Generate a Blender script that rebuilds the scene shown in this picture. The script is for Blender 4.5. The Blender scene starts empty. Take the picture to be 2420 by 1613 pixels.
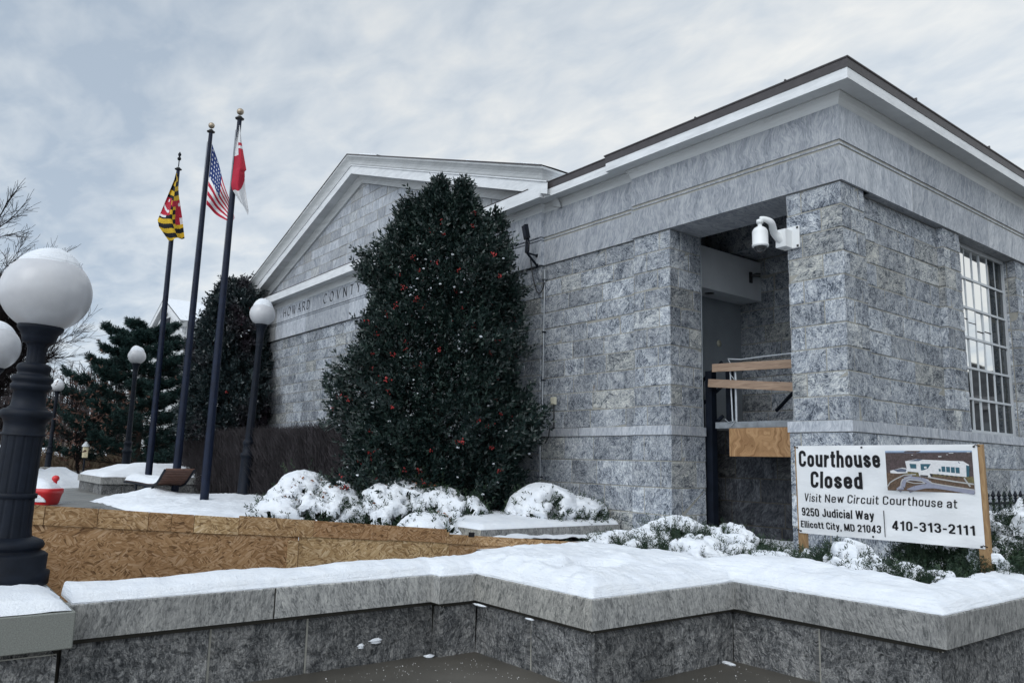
import bpy, math, random
import numpy as np
from mathutils import Vector, Matrix, noise as mnoise
R_ = math.radians
SC = bpy.context.scene
COL = SC.collection

# ---------------------------------------------------------------- camera
EYE = 1.6
CYAW, CPITCH, CROLL = -0.907720836, 0.155185847, 0.0244234076
_cy, _sy, _cp, _sp = math.cos(CYAW), math.sin(CYAW), math.cos(CPITCH), math.sin(CPITCH)
_f = Vector((_sy*_cp, _cy*_cp, _sp)); _r = Vector((_cy, -_sy, 0)); _u = _r.cross(_f)
_r2 = math.cos(CROLL)*_r + math.sin(CROLL)*_u
_u2 = -math.sin(CROLL)*_r + math.cos(CROLL)*_u
cam = bpy.data.cameras.new('camera')
cam.lens = 27.0858; cam.sensor_width = 36; cam.sensor_fit = 'HORIZONTAL'
cam.clip_start = 0.05; cam.clip_end = 3000
camo = bpy.data.objects.new('camera', cam); COL.objects.link(camo)
M = Matrix.Identity(4)
for i in range(3):
    M[i][0], M[i][1], M[i][2] = _r2[i], _u2[i], -_f[i]
M[2][3] = EYE
camo.matrix_world = M
SC.camera = camo

# ---------------------------------------------------------------- light
SUN_EL, SUN_AZ = R_(38), R_(158)          # azimuth from +Y towards +X
SUN_DIR = Vector((math.sin(SUN_AZ)*math.cos(SUN_EL), math.cos(SUN_AZ)*math.cos(SUN_EL), math.sin(SUN_EL)))
sl = bpy.data.lights.new('sun', 'SUN'); sl.energy = 0.75; sl.angle = R_(35); sl.color = (1.0, 0.98, 0.95)
so = bpy.data.objects.new('sun', sl); COL.objects.link(so)
so.rotation_euler = (-SUN_DIR).to_track_quat('-Z', 'Y').to_euler()
so.location = (0, 0, 60)

world = bpy.data.worlds.new('World'); SC.world = world; world.use_nodes = True
wt = world.node_tree; wt.nodes.clear()
def wn(t, **k):
    n = wt.nodes.new(t)
    for a, b in k.items(): setattr(n, a, b)
    return n
def lk(tree, a, b): tree.links.new(a, b)
wout = wn('ShaderNodeOutputWorld'); wbg = wn('ShaderNodeBackground'); wbg.inputs[1].default_value = 0.10
sky = wn('ShaderNodeTexSky', sky_type='NISHITA'); sky.sun_disc = False
sky.sun_elevation = SUN_EL; sky.sun_rotation = SUN_AZ; sky.air_density = 1.0; sky.dust_density = 1.0
tc = wn('ShaderNodeTexCoord')
sep = wn('ShaderNodeSeparateXYZ'); lk(wt, tc.outputs['Generated'], sep.inputs[0])
def wmath(op, a, b=None, c=None, clamp=False):
    n = wn('ShaderNodeMath', operation=op, use_clamp=clamp)
    for i, v in enumerate((a, b, c)):
        if v is None: continue
        if isinstance(v, (int, float)): n.inputs[i].default_value = v
        else: lk(wt, v, n.inputs[i])
    return n.outputs[0]
zz = wmath('ADD', wmath('MAXIMUM', sep.outputs[2], 0.0), 0.16)
px_ = wmath('DIVIDE', sep.outputs[0], zz); py_ = wmath('DIVIDE', sep.outputs[1], zz)
cmb = wn('ShaderNodeCombineXYZ'); lk(wt, px_, cmb.inputs[0]); lk(wt, py_, cmb.inputs[1])
mp1 = wn('ShaderNodeMapping', vector_type='POINT'); lk(wt, cmb.outputs[0], mp1.inputs[0])
mp1.inputs['Rotation'].default_value = (0, 0, R_(-50)); mp1.inputs['Scale'].default_value = (0.40, 1.35, 1)
mp2 = wn('ShaderNodeMapping', vector_type='POINT'); lk(wt, cmb.outputs[0], mp2.inputs[0]); mp2.inputs['Rotation'].default_value = (0, 0, R_(-40)); mp2.inputs['Scale'].default_value = (0.75, 1.2, 1)
n1 = wn('ShaderNodeTexNoise'); lk(wt, mp1.outputs[0], n1.inputs['Vector'])
n1.inputs['Scale'].default_value = 0.8; n1.inputs['Detail'].default_value = 7; n1.inputs['Roughness'].default_value = 0.5; n1.inputs['Distortion'].default_value = 0.12
n2 = wn('ShaderNodeTexNoise'); lk(wt, mp2.outputs[0], n2.inputs['Vector'])
n2.inputs['Scale'].default_value = 7.5; n2.inputs['Detail'].default_value = 4; n2.inputs['Roughness'].default_value = 0.55; n2.inputs['Distortion'].default_value = 0.3
n3 = wn('ShaderNodeTexNoise'); lk(wt, mp1.outputs[0], n3.inputs['Vector'])
n3.inputs['Scale'].default_value = 0.33; n3.inputs['Detail'].default_value = 2
fac = wmath('ADD', wmath('MULTIPLY', n1.outputs[0], 0.62), wmath('ADD', wmath('MULTIPLY', n2.outputs[0], 0.26), wmath('MULTIPLY', n3.outputs[0], 0.26)))
# brighter cloud around the veiled sun
sd = wn('ShaderNodeVectorMath', operation='DOT_PRODUCT'); lk(wt, tc.outputs['Generated'], sd.inputs[0]); sd.inputs[1].default_value = Vector((-0.10, 0.90, 0.42)).normalized()
sdot = wmath('MAXIMUM', sd.outputs['Value'], 0.0)
glow = wmath('POWER', sdot, 6.0)
fac2 = wmath('ADD', fac, wmath('MULTIPLY', wmath('POWER', sdot, 3.0), 0.10))
ramp = wn('ShaderNodeValToRGB'); lk(wt, fac2, ramp.inputs[0])
er = ramp.color_ramp
er.elements[0].position = 0.485; er.elements[0].color = (0.44, 0.525, 0.63, 1)
er.elements[1].position = 0.685; er.elements[1].color = (0.87, 0.88, 0.865, 1)
e = er.elements.new(0.585); e.color = (0.645, 0.705, 0.765, 1)
zen = wmath('MULTIPLY', wmath('SMOOTH_MIN', wmath('MAXIMUM', wmath('SUBTRACT', sep.outputs[2], 0.55), 0.0), 0.4, 0.1), 0.6)
bd = wn('ShaderNodeVectorMath', operation='DOT_PRODUCT'); lk(wt, tc.outputs['Generated'], bd.inputs[0]); bd.inputs[1].default_value = Vector((0.35, -0.90, 0.25)).normalized()
behind = wmath('SMOOTHSTEP', bd.outputs['Value'], 0.15, 0.85) if False else wmath('POWER', wmath('MAXIMUM', bd.outputs['Value'], 0.0), 1.5)   # unseen extra sky brightness behind the viewer, added to light the facing walls
low = wmath('POWER', wmath('SUBTRACT', 1.0, wmath('MAXIMUM', sep.outputs[2], 0.0)), 2.5)
gain = wmath('ADD', wmath('ADD', wmath('ADD', 9.5, wmath('MULTIPLY', low, 2.8)), wmath('MULTIPLY', glow, 0.9)), wmath('ADD', wmath('MULTIPLY', zen, 10.0), wmath('MULTIPLY', behind, 17.0)))
vm = wn('ShaderNodeVectorMath', operation='SCALE'); lk(wt, ramp.outputs[0], vm.inputs[0]); lk(wt, gain, vm.inputs['Scale'])
mixs = wn('ShaderNodeMix', data_type='RGBA'); mixs.inputs[0].default_value = 0.93
lk(wt, sky.outputs[0], mixs.inputs[6]); lk(wt, vm.outputs[0], mixs.inputs[7])
lk(wt, mixs.outputs[2], wbg.inputs[0]); lk(wt, wbg.outputs[0], wout.inputs[0])

SC.view_settings.view_transform = 'Standard'; SC.view_settings.look = 'None'
SC.view_settings.exposure = 0.0; SC.view_settings.gamma = 1.0
SC.render.engine = 'CYCLES'
SC.cycles.use_denoising = True
SC.cycles.max_bounces = 6; SC.cycles.diffuse_bounces = 3; SC.cycles.glossy_bounces = 3
SC.cycles.transmission_bounces = 4; SC.cycles.transparent_max_bounces = 8

# ---------------------------------------------------------------- point helper (photo measured at 2352 px wide)
DS = 2420/2352.0; FPX = 1820.7682
def at(axis, val, x, y):
    'the point on the plane axis = val that the measured photo point sees'
    d = _r2*((x*DS-1210)/FPX) - _u2*((y*DS-806.5)/FPX) + _f
    t = (val - (0, 0, EYE)[axis])/d[axis]
    return Vector((0, 0, EYE)) + d*t

# ---------------------------------------------------------------- materials
MATS = {}
class NT:
    def __init__(s, name, rough=0.6, spec=0.4):
        s.m = bpy.data.materials.new(name); s.m.use_nodes = True; s.t = s.m.node_tree
        s.b = s.t.nodes['Principled BSDF']; s.b.inputs['Roughness'].default_value = rough
        s.b.inputs['Specular IOR Level'].default_value = spec
        MATS[name] = s.m
    def n(s, t, **k):
        n = s.t.nodes.new(t)
        for a, b in k.items(): setattr(n, a, b)
        return n
    def l(s, a, b): s.t.links.new(a, b)
    def setin(s, sock, v):
        if hasattr(v, 'is_linked') or hasattr(v, 'links'): s.l(v, sock)
        else: sock.default_value = v
    def math(s, op, a, b=0.0, clamp=False):
        n = s.n('ShaderNodeMath', operation=op, use_clamp=clamp); s.setin(n.inputs[0], a); s.setin(n.inputs[1], b); return n.outputs[0]
    def vmath(s, op, a, b):
        n = s.n('ShaderNodeVectorMath', operation=op); s.setin(n.inputs[0], a); s.setin(n.inputs[1], b); return n.outputs[0]
    def noise(s, vec, scale, detail=4, rough=0.5, dist=0.0):
        n = s.n('ShaderNodeTexNoise'); s.l(vec, n.inputs['Vector']); n.inputs['Scale'].default_value = scale
        n.inputs['Detail'].default_value = detail; n.inputs['Roughness'].default_value = rough; n.inputs['Distortion'].default_value = dist
        return n.outputs[0]
    def ramp(s, f, stops, interp='LINEAR'):
        n = s.n('ShaderNodeValToRGB'); s.l(f, n.inputs[0]); cr = n.color_ramp; cr.interpolation = interp
        cr.elements[0].position = stops[0][0]; cr.elements[0].color = (*stops[0][1], 1)
        cr.elements[1].position = stops[-1][0]; cr.elements[1].color = (*stops[-1][1], 1)
        for p, c in stops[1:-1]:
            e = cr.elements.new(p); e.color = (*c, 1)
        return n.outputs[0]
    def mix(s, f, a, b, mode='MIX'):
        n = s.n('ShaderNodeMix', data_type='RGBA', blend_type=mode)
        s.setin(n.inputs[0], f)
        for i, v in ((6, a), (7, b)):
            if isinstance(v, tuple): n.inputs[i].default_value = (*v, 1)
            else: s.l(v, n.inputs[i])
        return n.outputs[2]
    def base(s, c):
        if isinstance(c, tuple): s.b.inputs['Base Color'].default_value = (*c, 1)
        else: s.l(c, s.b.inputs['Base Color'])
    def bump(s, h, strength=0.5, dist=0.01):
        n = s.n('ShaderNodeBump'); s.l(h, n.inputs['Height']); n.inputs['Strength'].default_value = strength; n.inputs['Distance'].default_value = dist
        s.l(n.outputs[0], s.b.inputs['Normal'])
    def pos(s): return s.n('ShaderNodeNewGeometry').outputs['Position']
    def obj(s): return s.n('ShaderNodeTexCoord').outputs['Object']
    def uv(s): return s.n('ShaderNodeTexCoord').outputs['UV']
    def attr(s, name='blk'):
        a = s.n('ShaderNodeAttribute', attribute_name=name); sp = s.n('ShaderNodeSeparateColor'); s.l(a.outputs['Color'], sp.inputs[0])
        return sp.outputs
    def scale(s, v, sc): return s.vmath('MULTIPLY', v, sc)

def plain(name, col, rough=0.5, spec=0.4, metal=0.0, var=0.12, vs=9.0, bump=0.0, bs=60.0):
    m = NT(name, rough, spec); p = m.pos()
    f = m.noise(p, vs, 5, 0.6)
    lo = tuple(c*(1-var) for c in col); hi = tuple(min(1, c*(1+var)) for c in col)
    m.base(m.ramp(f, [(0.3, lo), (0.7, hi)])); m.b.inputs['Metallic'].default_value = metal
    if bump: m.bump(m.noise(p, bs, 3), bump, 0.004)
    return m.m

def gneiss(name, dark, mid, light, sx=5.0, sy=22.0, tilt=(-0.9, 0.9), bump=0.5, tone=(0.78, 1.2), warm=0.5, dirt=0.35, speck=0.35, stain=0.0, con=1.0, swirl=1.0, det=5, dst=0.55, rock=0.0, crack=0.0, csc=(5, 1.6)):
    'swirling banded stone; every block has its own offset, band direction and tone (attribute blk)'
    m = NT(name, 0.8, 0.25); r, g, b = m.attr()[:3]
    uv = m.uv()
    cx = m.n('ShaderNodeCombineXYZ'); m.l(m.math('MULTIPLY', r, 61.0), cx.inputs[0]); m.l(m.math('MULTIPLY', r, 37.0), cx.inputs[1]); m.l(m.math('MULTIPLY', b, 19.0), cx.inputs[2])
    rot = m.n('ShaderNodeVectorRotate', rotation_type='Z_AXIS'); m.l(uv, rot.inputs['Vector'])
    m.l(m.math('ADD', m.math('MULTIPLY', g, tilt[1]-tilt[0]), tilt[0]), rot.inputs['Angle'])
    v = m.vmath('ADD', rot.outputs[0], cx.outputs[0])
    wob = m.noise(v, 2.6, 3, 0.5); 
    wv = m.n('ShaderNodeCombineXYZ'); m.l(m.math('MULTIPLY', wob, 0.30*swirl), wv.inputs[0]); m.l(m.math('MULTIPLY', wob, 0.22*swirl), wv.inputs[1])
    v2 = m.vmath('ADD', v, wv.outputs[0])
    s1 = m.scale(v2, (sy, sx, 1.0))
    f1 = m.noise(s1, 1.0, det, 0.58, dst*swirl)
    f2 = m.noise(uv, 95.0, 3, 0.7)
    f3 = m.noise(m.scale(v2, (sy*0.13, sx*0.16, 1)), 1.0, 3, 0.5, 1.2)
    f = m.math('ADD', m.math('MULTIPLY', f1, 0.74), m.math('ADD', m.math('MULTIPLY', f2, speck*0.45), m.math('MULTIPLY', f3, 0.42)))
    k = 0.58 + speck*0.22
    c = m.ramp(f, [(k-0.16*con, dark), (k-0.02*con, mid), (k+0.15*con, light)])
    if crack:
        cn = m.noise(m.scale(v, (csc[0]*1.0, csc[1]*1.0, 1)), 1.0, 4, 0.55, 0.7); cd = m.math('ABSOLUTE', m.math('SUBTRACT', cn, 0.5))
        cn2 = m.noise(m.scale(v, (csc[0]*2.6, csc[1]*2.6, 1)), 1.0, 3, 0.5, 0.5); cd2 = m.math('ABSOLUTE', m.math('SUBTRACT', cn2, 0.47))
        ln = m.math('MAXIMUM', m.ramp(cd, [(0.0, (1, 1, 1)), (0.016, (0, 0, 0))]), m.ramp(cd2, [(0.0, (.8, .8, .8)), (0.022, (0, 0, 0))]))
        c = m.mix(m.math('MULTIPLY', ln, crack), c, tuple(x*0.6 for x in dark))
    wm = m.ramp(g, [(0.80, (1, 1, 1)), (0.97, (1.0+0.10*warm, 1.0-0.0*warm, 1.0-0.22*warm))])
    c = m.mix(1.0, c, wm, 'MULTIPLY')
    tn = m.math('ADD', m.math('MULTIPLY', g, 0.0), m.math('ADD', m.math('MULTIPLY', b, tone[1]-tone[0]), tone[0]))
    tc_ = m.n('ShaderNodeCombineColor'); [m.l(tn, tc_.inputs[i]) for i in range(3)]
    c = m.mix(1.0, c, tc_.outputs[0], 'MULTIPLY')
    st = m.noise(m.scale(uv, (2.2, 0.5, 1)), 1.0, 5, 0.65)
    c = m.mix(m.math('MULTIPLY', m.ramp(st, [(0.5, (0, 0, 0)), (0.72, (1, 1, 1))]), dirt), c, tuple(x*0.55 for x in mid))
    if stain:
        sf = m.noise(m.scale(uv, (4.5, 1.1, 1)), 1.0, 3, 0.5)
        c = m.mix(m.math('MULTIPLY', m.ramp(sf, [(0.715, (0, 0, 0)), (0.76, (1, 1, 1))]), stain), c, (0.20, 0.135, 0.075))
    m.base(c)
    hb = m.math('ADD', f1, m.math('MULTIPLY', f2, 0.5))
    if rock: hb = m.math('ADD', hb, m.math('MULTIPLY', m.noise(m.scale(uv, (7, 9, 1)), 1.0, 4, 0.55, 0.6), 2.6*rock))
    m.bump(hb, bump, 0.02)
    return m.m

gneiss('stone_ashlar', (0.055, 0.068, 0.090), (0.272, 0.300, 0.342), (0.55, 0.575, 0.595), sx=21, sy=37, det=2.5, dst=1.3, crack=0.40, csc=(8, 3), tilt=(-1.3, 1.3), stain=0.7, con=0.9, speck=0.25, tone=(0.76, 1.24), warm=0.45)
gneiss('stone_frieze', (0.22, 0.245, 0.285), (0.36, 0.385, 0.425), (0.52, 0.54, 0.57), sx=9.0, sy=52, tilt=(-0.5, 0.5), bump=0.12, warm=0.25, dirt=0.2, speck=0.25)
gneiss('stone_coping', (0.11, 0.115, 0.115), (0.265, 0.268, 0.265), (0.40, 0.40, 0.385), sx=24.0, sy=62, tilt=(-0.35, 0.35), bump=0.35, swirl=0.6, det=3, dst=1.4, crack=0.6, csc=(17, 2.2), warm=0.5, dirt=0.5, speck=0.3)
gneiss('stone_base', (0.030, 0.033, 0.037), (0.130, 0.134, 0.138), (0.33, 0.33, 0.325), sx=26.0, sy=50, det=3, dst=1.5, tilt=(-0.3, 0.3), bump=1.0, swirl=0.6, rock=1.2, crack=0.55, csc=(16, 4), warm=0.35, dirt=0.5, speck=0.5)
gneiss('stone_shaded', (0.010, 0.012, 0.016), (0.034, 0.038, 0.046), (0.09, 0.095, 0.105), sx=15, sy=34, tilt=(-1, 1), bump=0.6)  # darker copy of the wall stone, shade under the deck put into its colour
plain('mortar', (0.31, 0.305, 0.275), 0.9, 0.1, bump=0.4)
plain('mortar_dark', (0.055, 0.052, 0.045), 0.9, 0.1, bump=0.4)
plain('granite_cast', (0.20, 0.21, 0.195), 0.85, 0.2, vs=140, var=0.25, bump=0.3, bs=200)

def trim_mat():
    m = NT('trim_white', 0.5, 0.35); p = m.pos()
    f = m.noise(m.scale(p, (1.0, 1.0, 5.0)), 2.3, 6, 0.7); g = m.noise(p, 34, 4, 0.7)
    c = m.ramp(f, [(0.35, (0.62, 0.64, 0.66)), (0.6, (0.76, 0.78, 0.80))])
    c = m.mix(m.ramp(g, [(0.71, (0, 0, 0)), (0.76, (0.8, 0.8, 0.8))]), c, (0.30, 0.29, 0.28))
    m.base(c)
trim_mat()
def trim_worn():
    m = NT('trim_worn', 0.55, 0.3); p = m.pos()
    f = m.noise(m.scale(p, (0.5, 0.5, 6.0)), 1.5, 6, 0.75); g = m.noise(m.scale(p, (1, 1, 2)), 5, 6, 0.75)
    c = m.ramp(f, [(0.35, (0.52, 0.54, 0.55)), (0.62, (0.66, 0.68, 0.69))])
    c = m.mix(m.ramp(g, [(0.60, (0, 0, 0)), (0.75, (0.5, 0.5, 0.5))]), c, (0.36, 0.36, 0.35))
    m.base(c)
trim_worn()
plain('gutter_brown', (0.050, 0.043, 0.045), 0.45, 0.5, var=0.2)
plain('roof_grey', (0.12, 0.12, 0.125), 0.9, 0.1)
plain('plaster_grey', (0.66, 0.69, 0.72), 0.8, 0.2, var=0.06, vs=2)
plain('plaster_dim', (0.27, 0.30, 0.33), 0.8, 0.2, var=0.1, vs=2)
plain('dark_void', (0.02, 0.022, 0.026), 0.9, 0.1)
plain('metal_dark', (0.006, 0.009, 0.016), 0.55, 0.18, var=0.35, vs=6, bump=0.12, bs=90)
plain('metal_navy', (0.006, 0.011, 0.028), 0.5, 0.22, var=0.3, vs=5)
plain('metal_grey', (0.30, 0.32, 0.34), 0.42, 0.5, metal=0.6)
plain('metal_galv', (0.42, 0.45, 0.48), 0.45, 0.5, metal=0.5)
plain('deck_paint', (0.20, 0.22, 0.24), 0.6, 0.3, var=0.25)
plain('white_plastic', (0.72, 0.74, 0.75), 0.35, 0.5, var=0.02)
plain('window_paint', (0.50, 0.53, 0.56), 0.45, 0.4, var=0.06)
plain('beige_plastic', (0.55, 0.53, 0.43), 0.5, 0.4, var=0.05)
plain('black_plastic', (0.015, 0.016, 0.018), 0.3, 0.5)
plain('smoke_dome', (0.02, 0.022, 0.025), 0.06, 0.8)
plain('gold_ball', (0.36, 0.30, 0.23), 0.35, 0.5, metal=0.5)
plain('red_plastic', (0.55, 0.02, 0.025), 0.4, 0.5, var=0.1)
plain('bark', (0.055, 0.045, 0.04), 0.9, 0.1, var=0.3, vs=20, bump=0.5)
plain('twig_dark', (0.030, 0.025, 0.026), 0.9, 0.1, var=0.3, vs=8)
plain('twig_hedge', (0.056, 0.051, 0.055), 0.9, 0.1, var=0.5, vs=1.5)
plain('twig_wood', (0.085, 0.075, 0.078), 0.95, 0.05, var=0.35, vs=0.15)
plain('brush_tan', (0.19, 0.15, 0.11), 0.95, 0.05, var=0.35, vs=0.6)
plain('leaf_rust', (0.10, 0.055, 0.042), 0.8, 0.2, var=0.4, vs=3)
plain('leaf_dry', (0.19, 0.075, 0.035), 0.8, 0.2, var=0.4, vs=30)
plain('berry', (0.33, 0.022, 0.022), 0.35, 0.5, var=0.3, vs=7)
plain('brick_red', (0.060, 0.062, 0.066), 0.9, 0.1, var=0.3, vs=3)
plain('salt', (0.8, 0.8, 0.8), 0.7, 0.3)
plain('ink', (0.012, 0.012, 0.014), 0.6, 0.2, var=0.02)
plain('bench_wood', (0.105, 0.055, 0.040), 0.6, 0.3, var=0.25)
plain('lamp_amber', (0.7, 0.62, 0.42), 0.5, 0.3)

def leaf_mat(name, c1, c2, c3, rough=0.42, spec=0.5, vs=1.3, warm=None):
    m = NT(name, rough, spec); r, g, b = m.attr()[:3]
    c = m.ramp(r, [(0.0, c1), (0.55, c2), (1.0, c3)])
    if warm:
        f = m.noise(m.pos(), vs, 3, 0.6)
        c = m.mix(m.ramp(f, [(0.5, (0, 0, 0)), (0.68, (0.9, 0.9, 0.9))]), c, warm)
    m.base(c)
leaf_mat('leaf_holly', (0.004, 0.012, 0.013), (0.010, 0.024, 0.021), (0.036, 0.060, 0.048), 0.38, 0.5)
leaf_mat('leaf_holly_purple', (0.006, 0.012, 0.015), (0.014, 0.028, 0.030), (0.040, 0.056, 0.058), 0.40, 0.5, 0.7, (0.034, 0.021, 0.030))
leaf_mat('needle_pine', (0.006, 0.018, 0.018), (0.012, 0.036, 0.034), (0.034, 0.068, 0.058), 0.6, 0.3)
leaf_mat('needle_yew', (0.008, 0.020, 0.012), (0.018, 0.040, 0.022), (0.050, 0.080, 0.036), 0.55, 0.35)

def snow_mat():
    m = NT('snow', 0.65, 0.25); p = m.pos()
    f = m.noise(p, 7, 5, 0.6); g = m.noise(p, 60, 4, 0.7)
    m.base(m.ramp(f, [(0.3, (0.70, 0.74, 0.80)), (0.7, (0.77, 0.80, 0.84))]))
    m.bump(m.math('ADD', f, m.math('ADD', m.math('MULTIPLY', g, 0.45), m.math('MULTIPLY', m.noise(m.scale(p, (2.5, 2.5, 45)), 1.0, 4, 0.6), 1.1))), 0.7, 0.025)
snow_mat()
def globe_mat():
    m = NT('globe_white', 0.25, 0.5); p = m.obj()
    f = m.noise(p, 3.0, 4, 0.6)
    m.base(m.ramp(f, [(0.35, (0.47, 0.48, 0.51)), (0.65, (0.56, 0.57, 0.595))]))
    m.b.inputs['Subsurface Weight'].default_value = 0.0
globe_mat()
def pave_mat(name, c1, c2, rough, wet):
    m = NT(name, rough, 0.4); p = m.pos()
    f = m.noise(p, 0.9, 6, 0.6); g = m.noise(p, 120, 3, 0.7)
    c = m.ramp(m.math('ADD', m.math('MULTIPLY', f, 0.75), m.math('MULTIPLY', g, 0.25)), [(0.38, c1), (0.62, c2)])
    m.base(c)
    m.l(m.ramp(f, [(0.4, (rough-wet,)*3), (0.62, (rough,)*3)]), m.b.inputs['Roughness'])
    m.bump(g, 0.25, 0.004)
pave_mat('pavement_wet', (0.050, 0.047, 0.040), (0.095, 0.088, 0.076), 0.7, 0.2)
pave_mat('plaza_concrete', (0.11, 0.11, 0.105), (0.20, 0.20, 0.19), 0.55, 0.28)
def osb_mat():
    m = NT('strand_board', 0.7, 0.2); uv = m.uv(); r, g, b = m.attr()[:3]
    res = []
    for i, (cs, off, ax_, ay_) in enumerate(((11.0, 0.0, 14, 75), (8.0, 7.3, 10, 60), (14.0, 3.1, 18, 110))):
        v0 = m.vmath('ADD', uv, (off, off*1.7, 0))
        vo = m.n('ShaderNodeTexVoronoi', feature='F1'); m.l(m.scale(v0, (0.8, 1.3, 1)), vo.inputs['Vector']); vo.inputs['Scale'].default_value = cs
        sc = m.n('ShaderNodeSeparateColor'); m.l(vo.outputs['Color'], sc.inputs[0])
        rt = m.n('ShaderNodeVectorRotate', rotation_type='Z_AXIS'); m.l(v0, rt.inputs['Vector'])
        m.l(m.math('MULTIPLY', m.math('SUBTRACT', sc.outputs[0], 0.5), 2.2), rt.inputs['Angle'])
        v2 = m.n('ShaderNodeTexVoronoi', feature='F1'); m.l(m.scale(rt.outputs[0], (ax_, ay_, 1)), v2.inputs['Vector']); v2.inputs['Scale'].default_value = 1.0
        s2 = m.n('ShaderNodeSeparateColor'); m.l(v2.outputs['Color'], s2.inputs[0])
        st = m.noise(m.scale(rt.outputs[0], (8, 150, 1)), 1.0, 2, 0.6)
        res.append((s2.outputs[0], sc.outputs[1], st, s2.outputs[1]))
    pick = m.math('GREATER_THAN', res[2][1], 0.5); pick2 = m.math('GREATER_THAN', res[0][1], 0.62)
    def sel(k):
        a = m.n('ShaderNodeMix', data_type='FLOAT'); m.l(pick, a.inputs[0]); m.l(res[0][k], a.inputs[2]); m.l(res[1][k], a.inputs[3])
        c = m.n('ShaderNodeMix', data_type='FLOAT'); m.l(pick2, c.inputs[0]); m.l(a.outputs[0], c.inputs[2]); m.l(res[2][k], c.inputs[3]); return c.outputs[0]
    f = m.math('ADD', m.math('MULTIPLY', sel(0), 0.55), m.math('ADD', m.math('MULTIPLY', sel(2), 0.35), m.math('MULTIPLY', sel(1), 0.12)))
    c = m.ramp(f, [(0.18, (0.15, 0.092, 0.048)), (0.36, (0.38, 0.25, 0.125)), (0.58, (0.54, 0.38, 0.205)), (0.85, (0.74, 0.59, 0.39))])
    big = m.noise(uv, 1.5, 4, 0.6)
    c = m.mix(m.ramp(big, [(0.48, (0, 0, 0)), (0.72, (0.5, 0.5, 0.5))]), c, (0.24, 0.14, 0.065))
    tn = m.ramp(r, [(0.0, (0.70, 0.58, 0.54)), (1.0, (1.0, 0.98, 0.96))])
    m.base(m.mix(1.0, c, tn, 'MULTIPLY')); m.bump(f, 0.4, 0.006)
osb_mat()
def wood_mat(name, c1, c2, along=(1, 1, 1), sc=1.0):
    m = NT(name, 0.65, 0.25); p = m.obj()
    f = m.noise(m.scale(p, along), 6*sc, 5, 0.6, 1.2)
    m.base(m.ramp(f, [(0.3, c1), (0.65, c2)])); m.bump(f, 0.2, 0.004)
wood_mat('wood_board', (0.20, 0.135, 0.095), (0.36, 0.26, 0.19), (0.5, 4, 7))
wood_mat('wood_post', (0.22, 0.13, 0.065), (0.38, 0.25, 0.13), (4, 4, 0.4))
def ply_mat():
    m = NT('plywood', 0.6, 0.25); uv = m.uv()
    w = m.noise(uv, 1.6, 3, 0.6)
    v3 = m.n('ShaderNodeCombineXYZ'); m.l(m.math('MULTIPLY', w, 1.2), v3.inputs[0])
    f = m.noise(m.scale(m.vmath('ADD', uv, v3.outputs[0]), (9, 1.3, 1)), 1.0, 4, 0.6, 0.8)
    m.base(m.ramp(f, [(0.32, (0.17, 0.085, 0.036)), (0.52, (0.33, 0.195, 0.095)), (0.72, (0.46, 0.29, 0.16))]))
ply_mat()
def glass_mat(name, refl, tint):
    m = NT(name, 0.03, 0.5); b = m.b
    b.inputs['Base Color'].default_value = (*tint, 1); b.inputs['Metallic'].default_value = refl
    p = m.pos(); m.bump(m.noise(p, 1.3, 2), 0.02, 0.05)
glass_mat('glass_film', 1.0, (0.74, 0.76, 0.76))
glass_mat('glass_plain', 0.0, (0.012, 0.018, 0.022))
def vinyl_mat():
    m = NT('banner_vinyl', 0.45, 0.4); p = m.pos()
    f = m.noise(p, 2.5, 4, 0.5); 
    m.base(m.ramp(f, [(0.3, (0.72, 0.74, 0.76)), (0.7, (0.80, 0.81, 0.82))])); m.bump(m.noise(m.scale(p, (2, 2, 5)), 2.2, 3), 0.25, 0.03)
vinyl_mat()
def hill_mat():
    m = NT('hill_ground', 0.95, 0.05); p = m.pos()
    f = m.noise(m.scale(p, (1, 1, 1)), 0.25, 6, 0.65)
    m.base(m.ramp(f, [(0.35, (0.10, 0.085, 0.075)), (0.52, (0.16, 0.14, 0.125)), (0.66, (0.30, 0.30, 0.31))]))
hill_mat()

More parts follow.
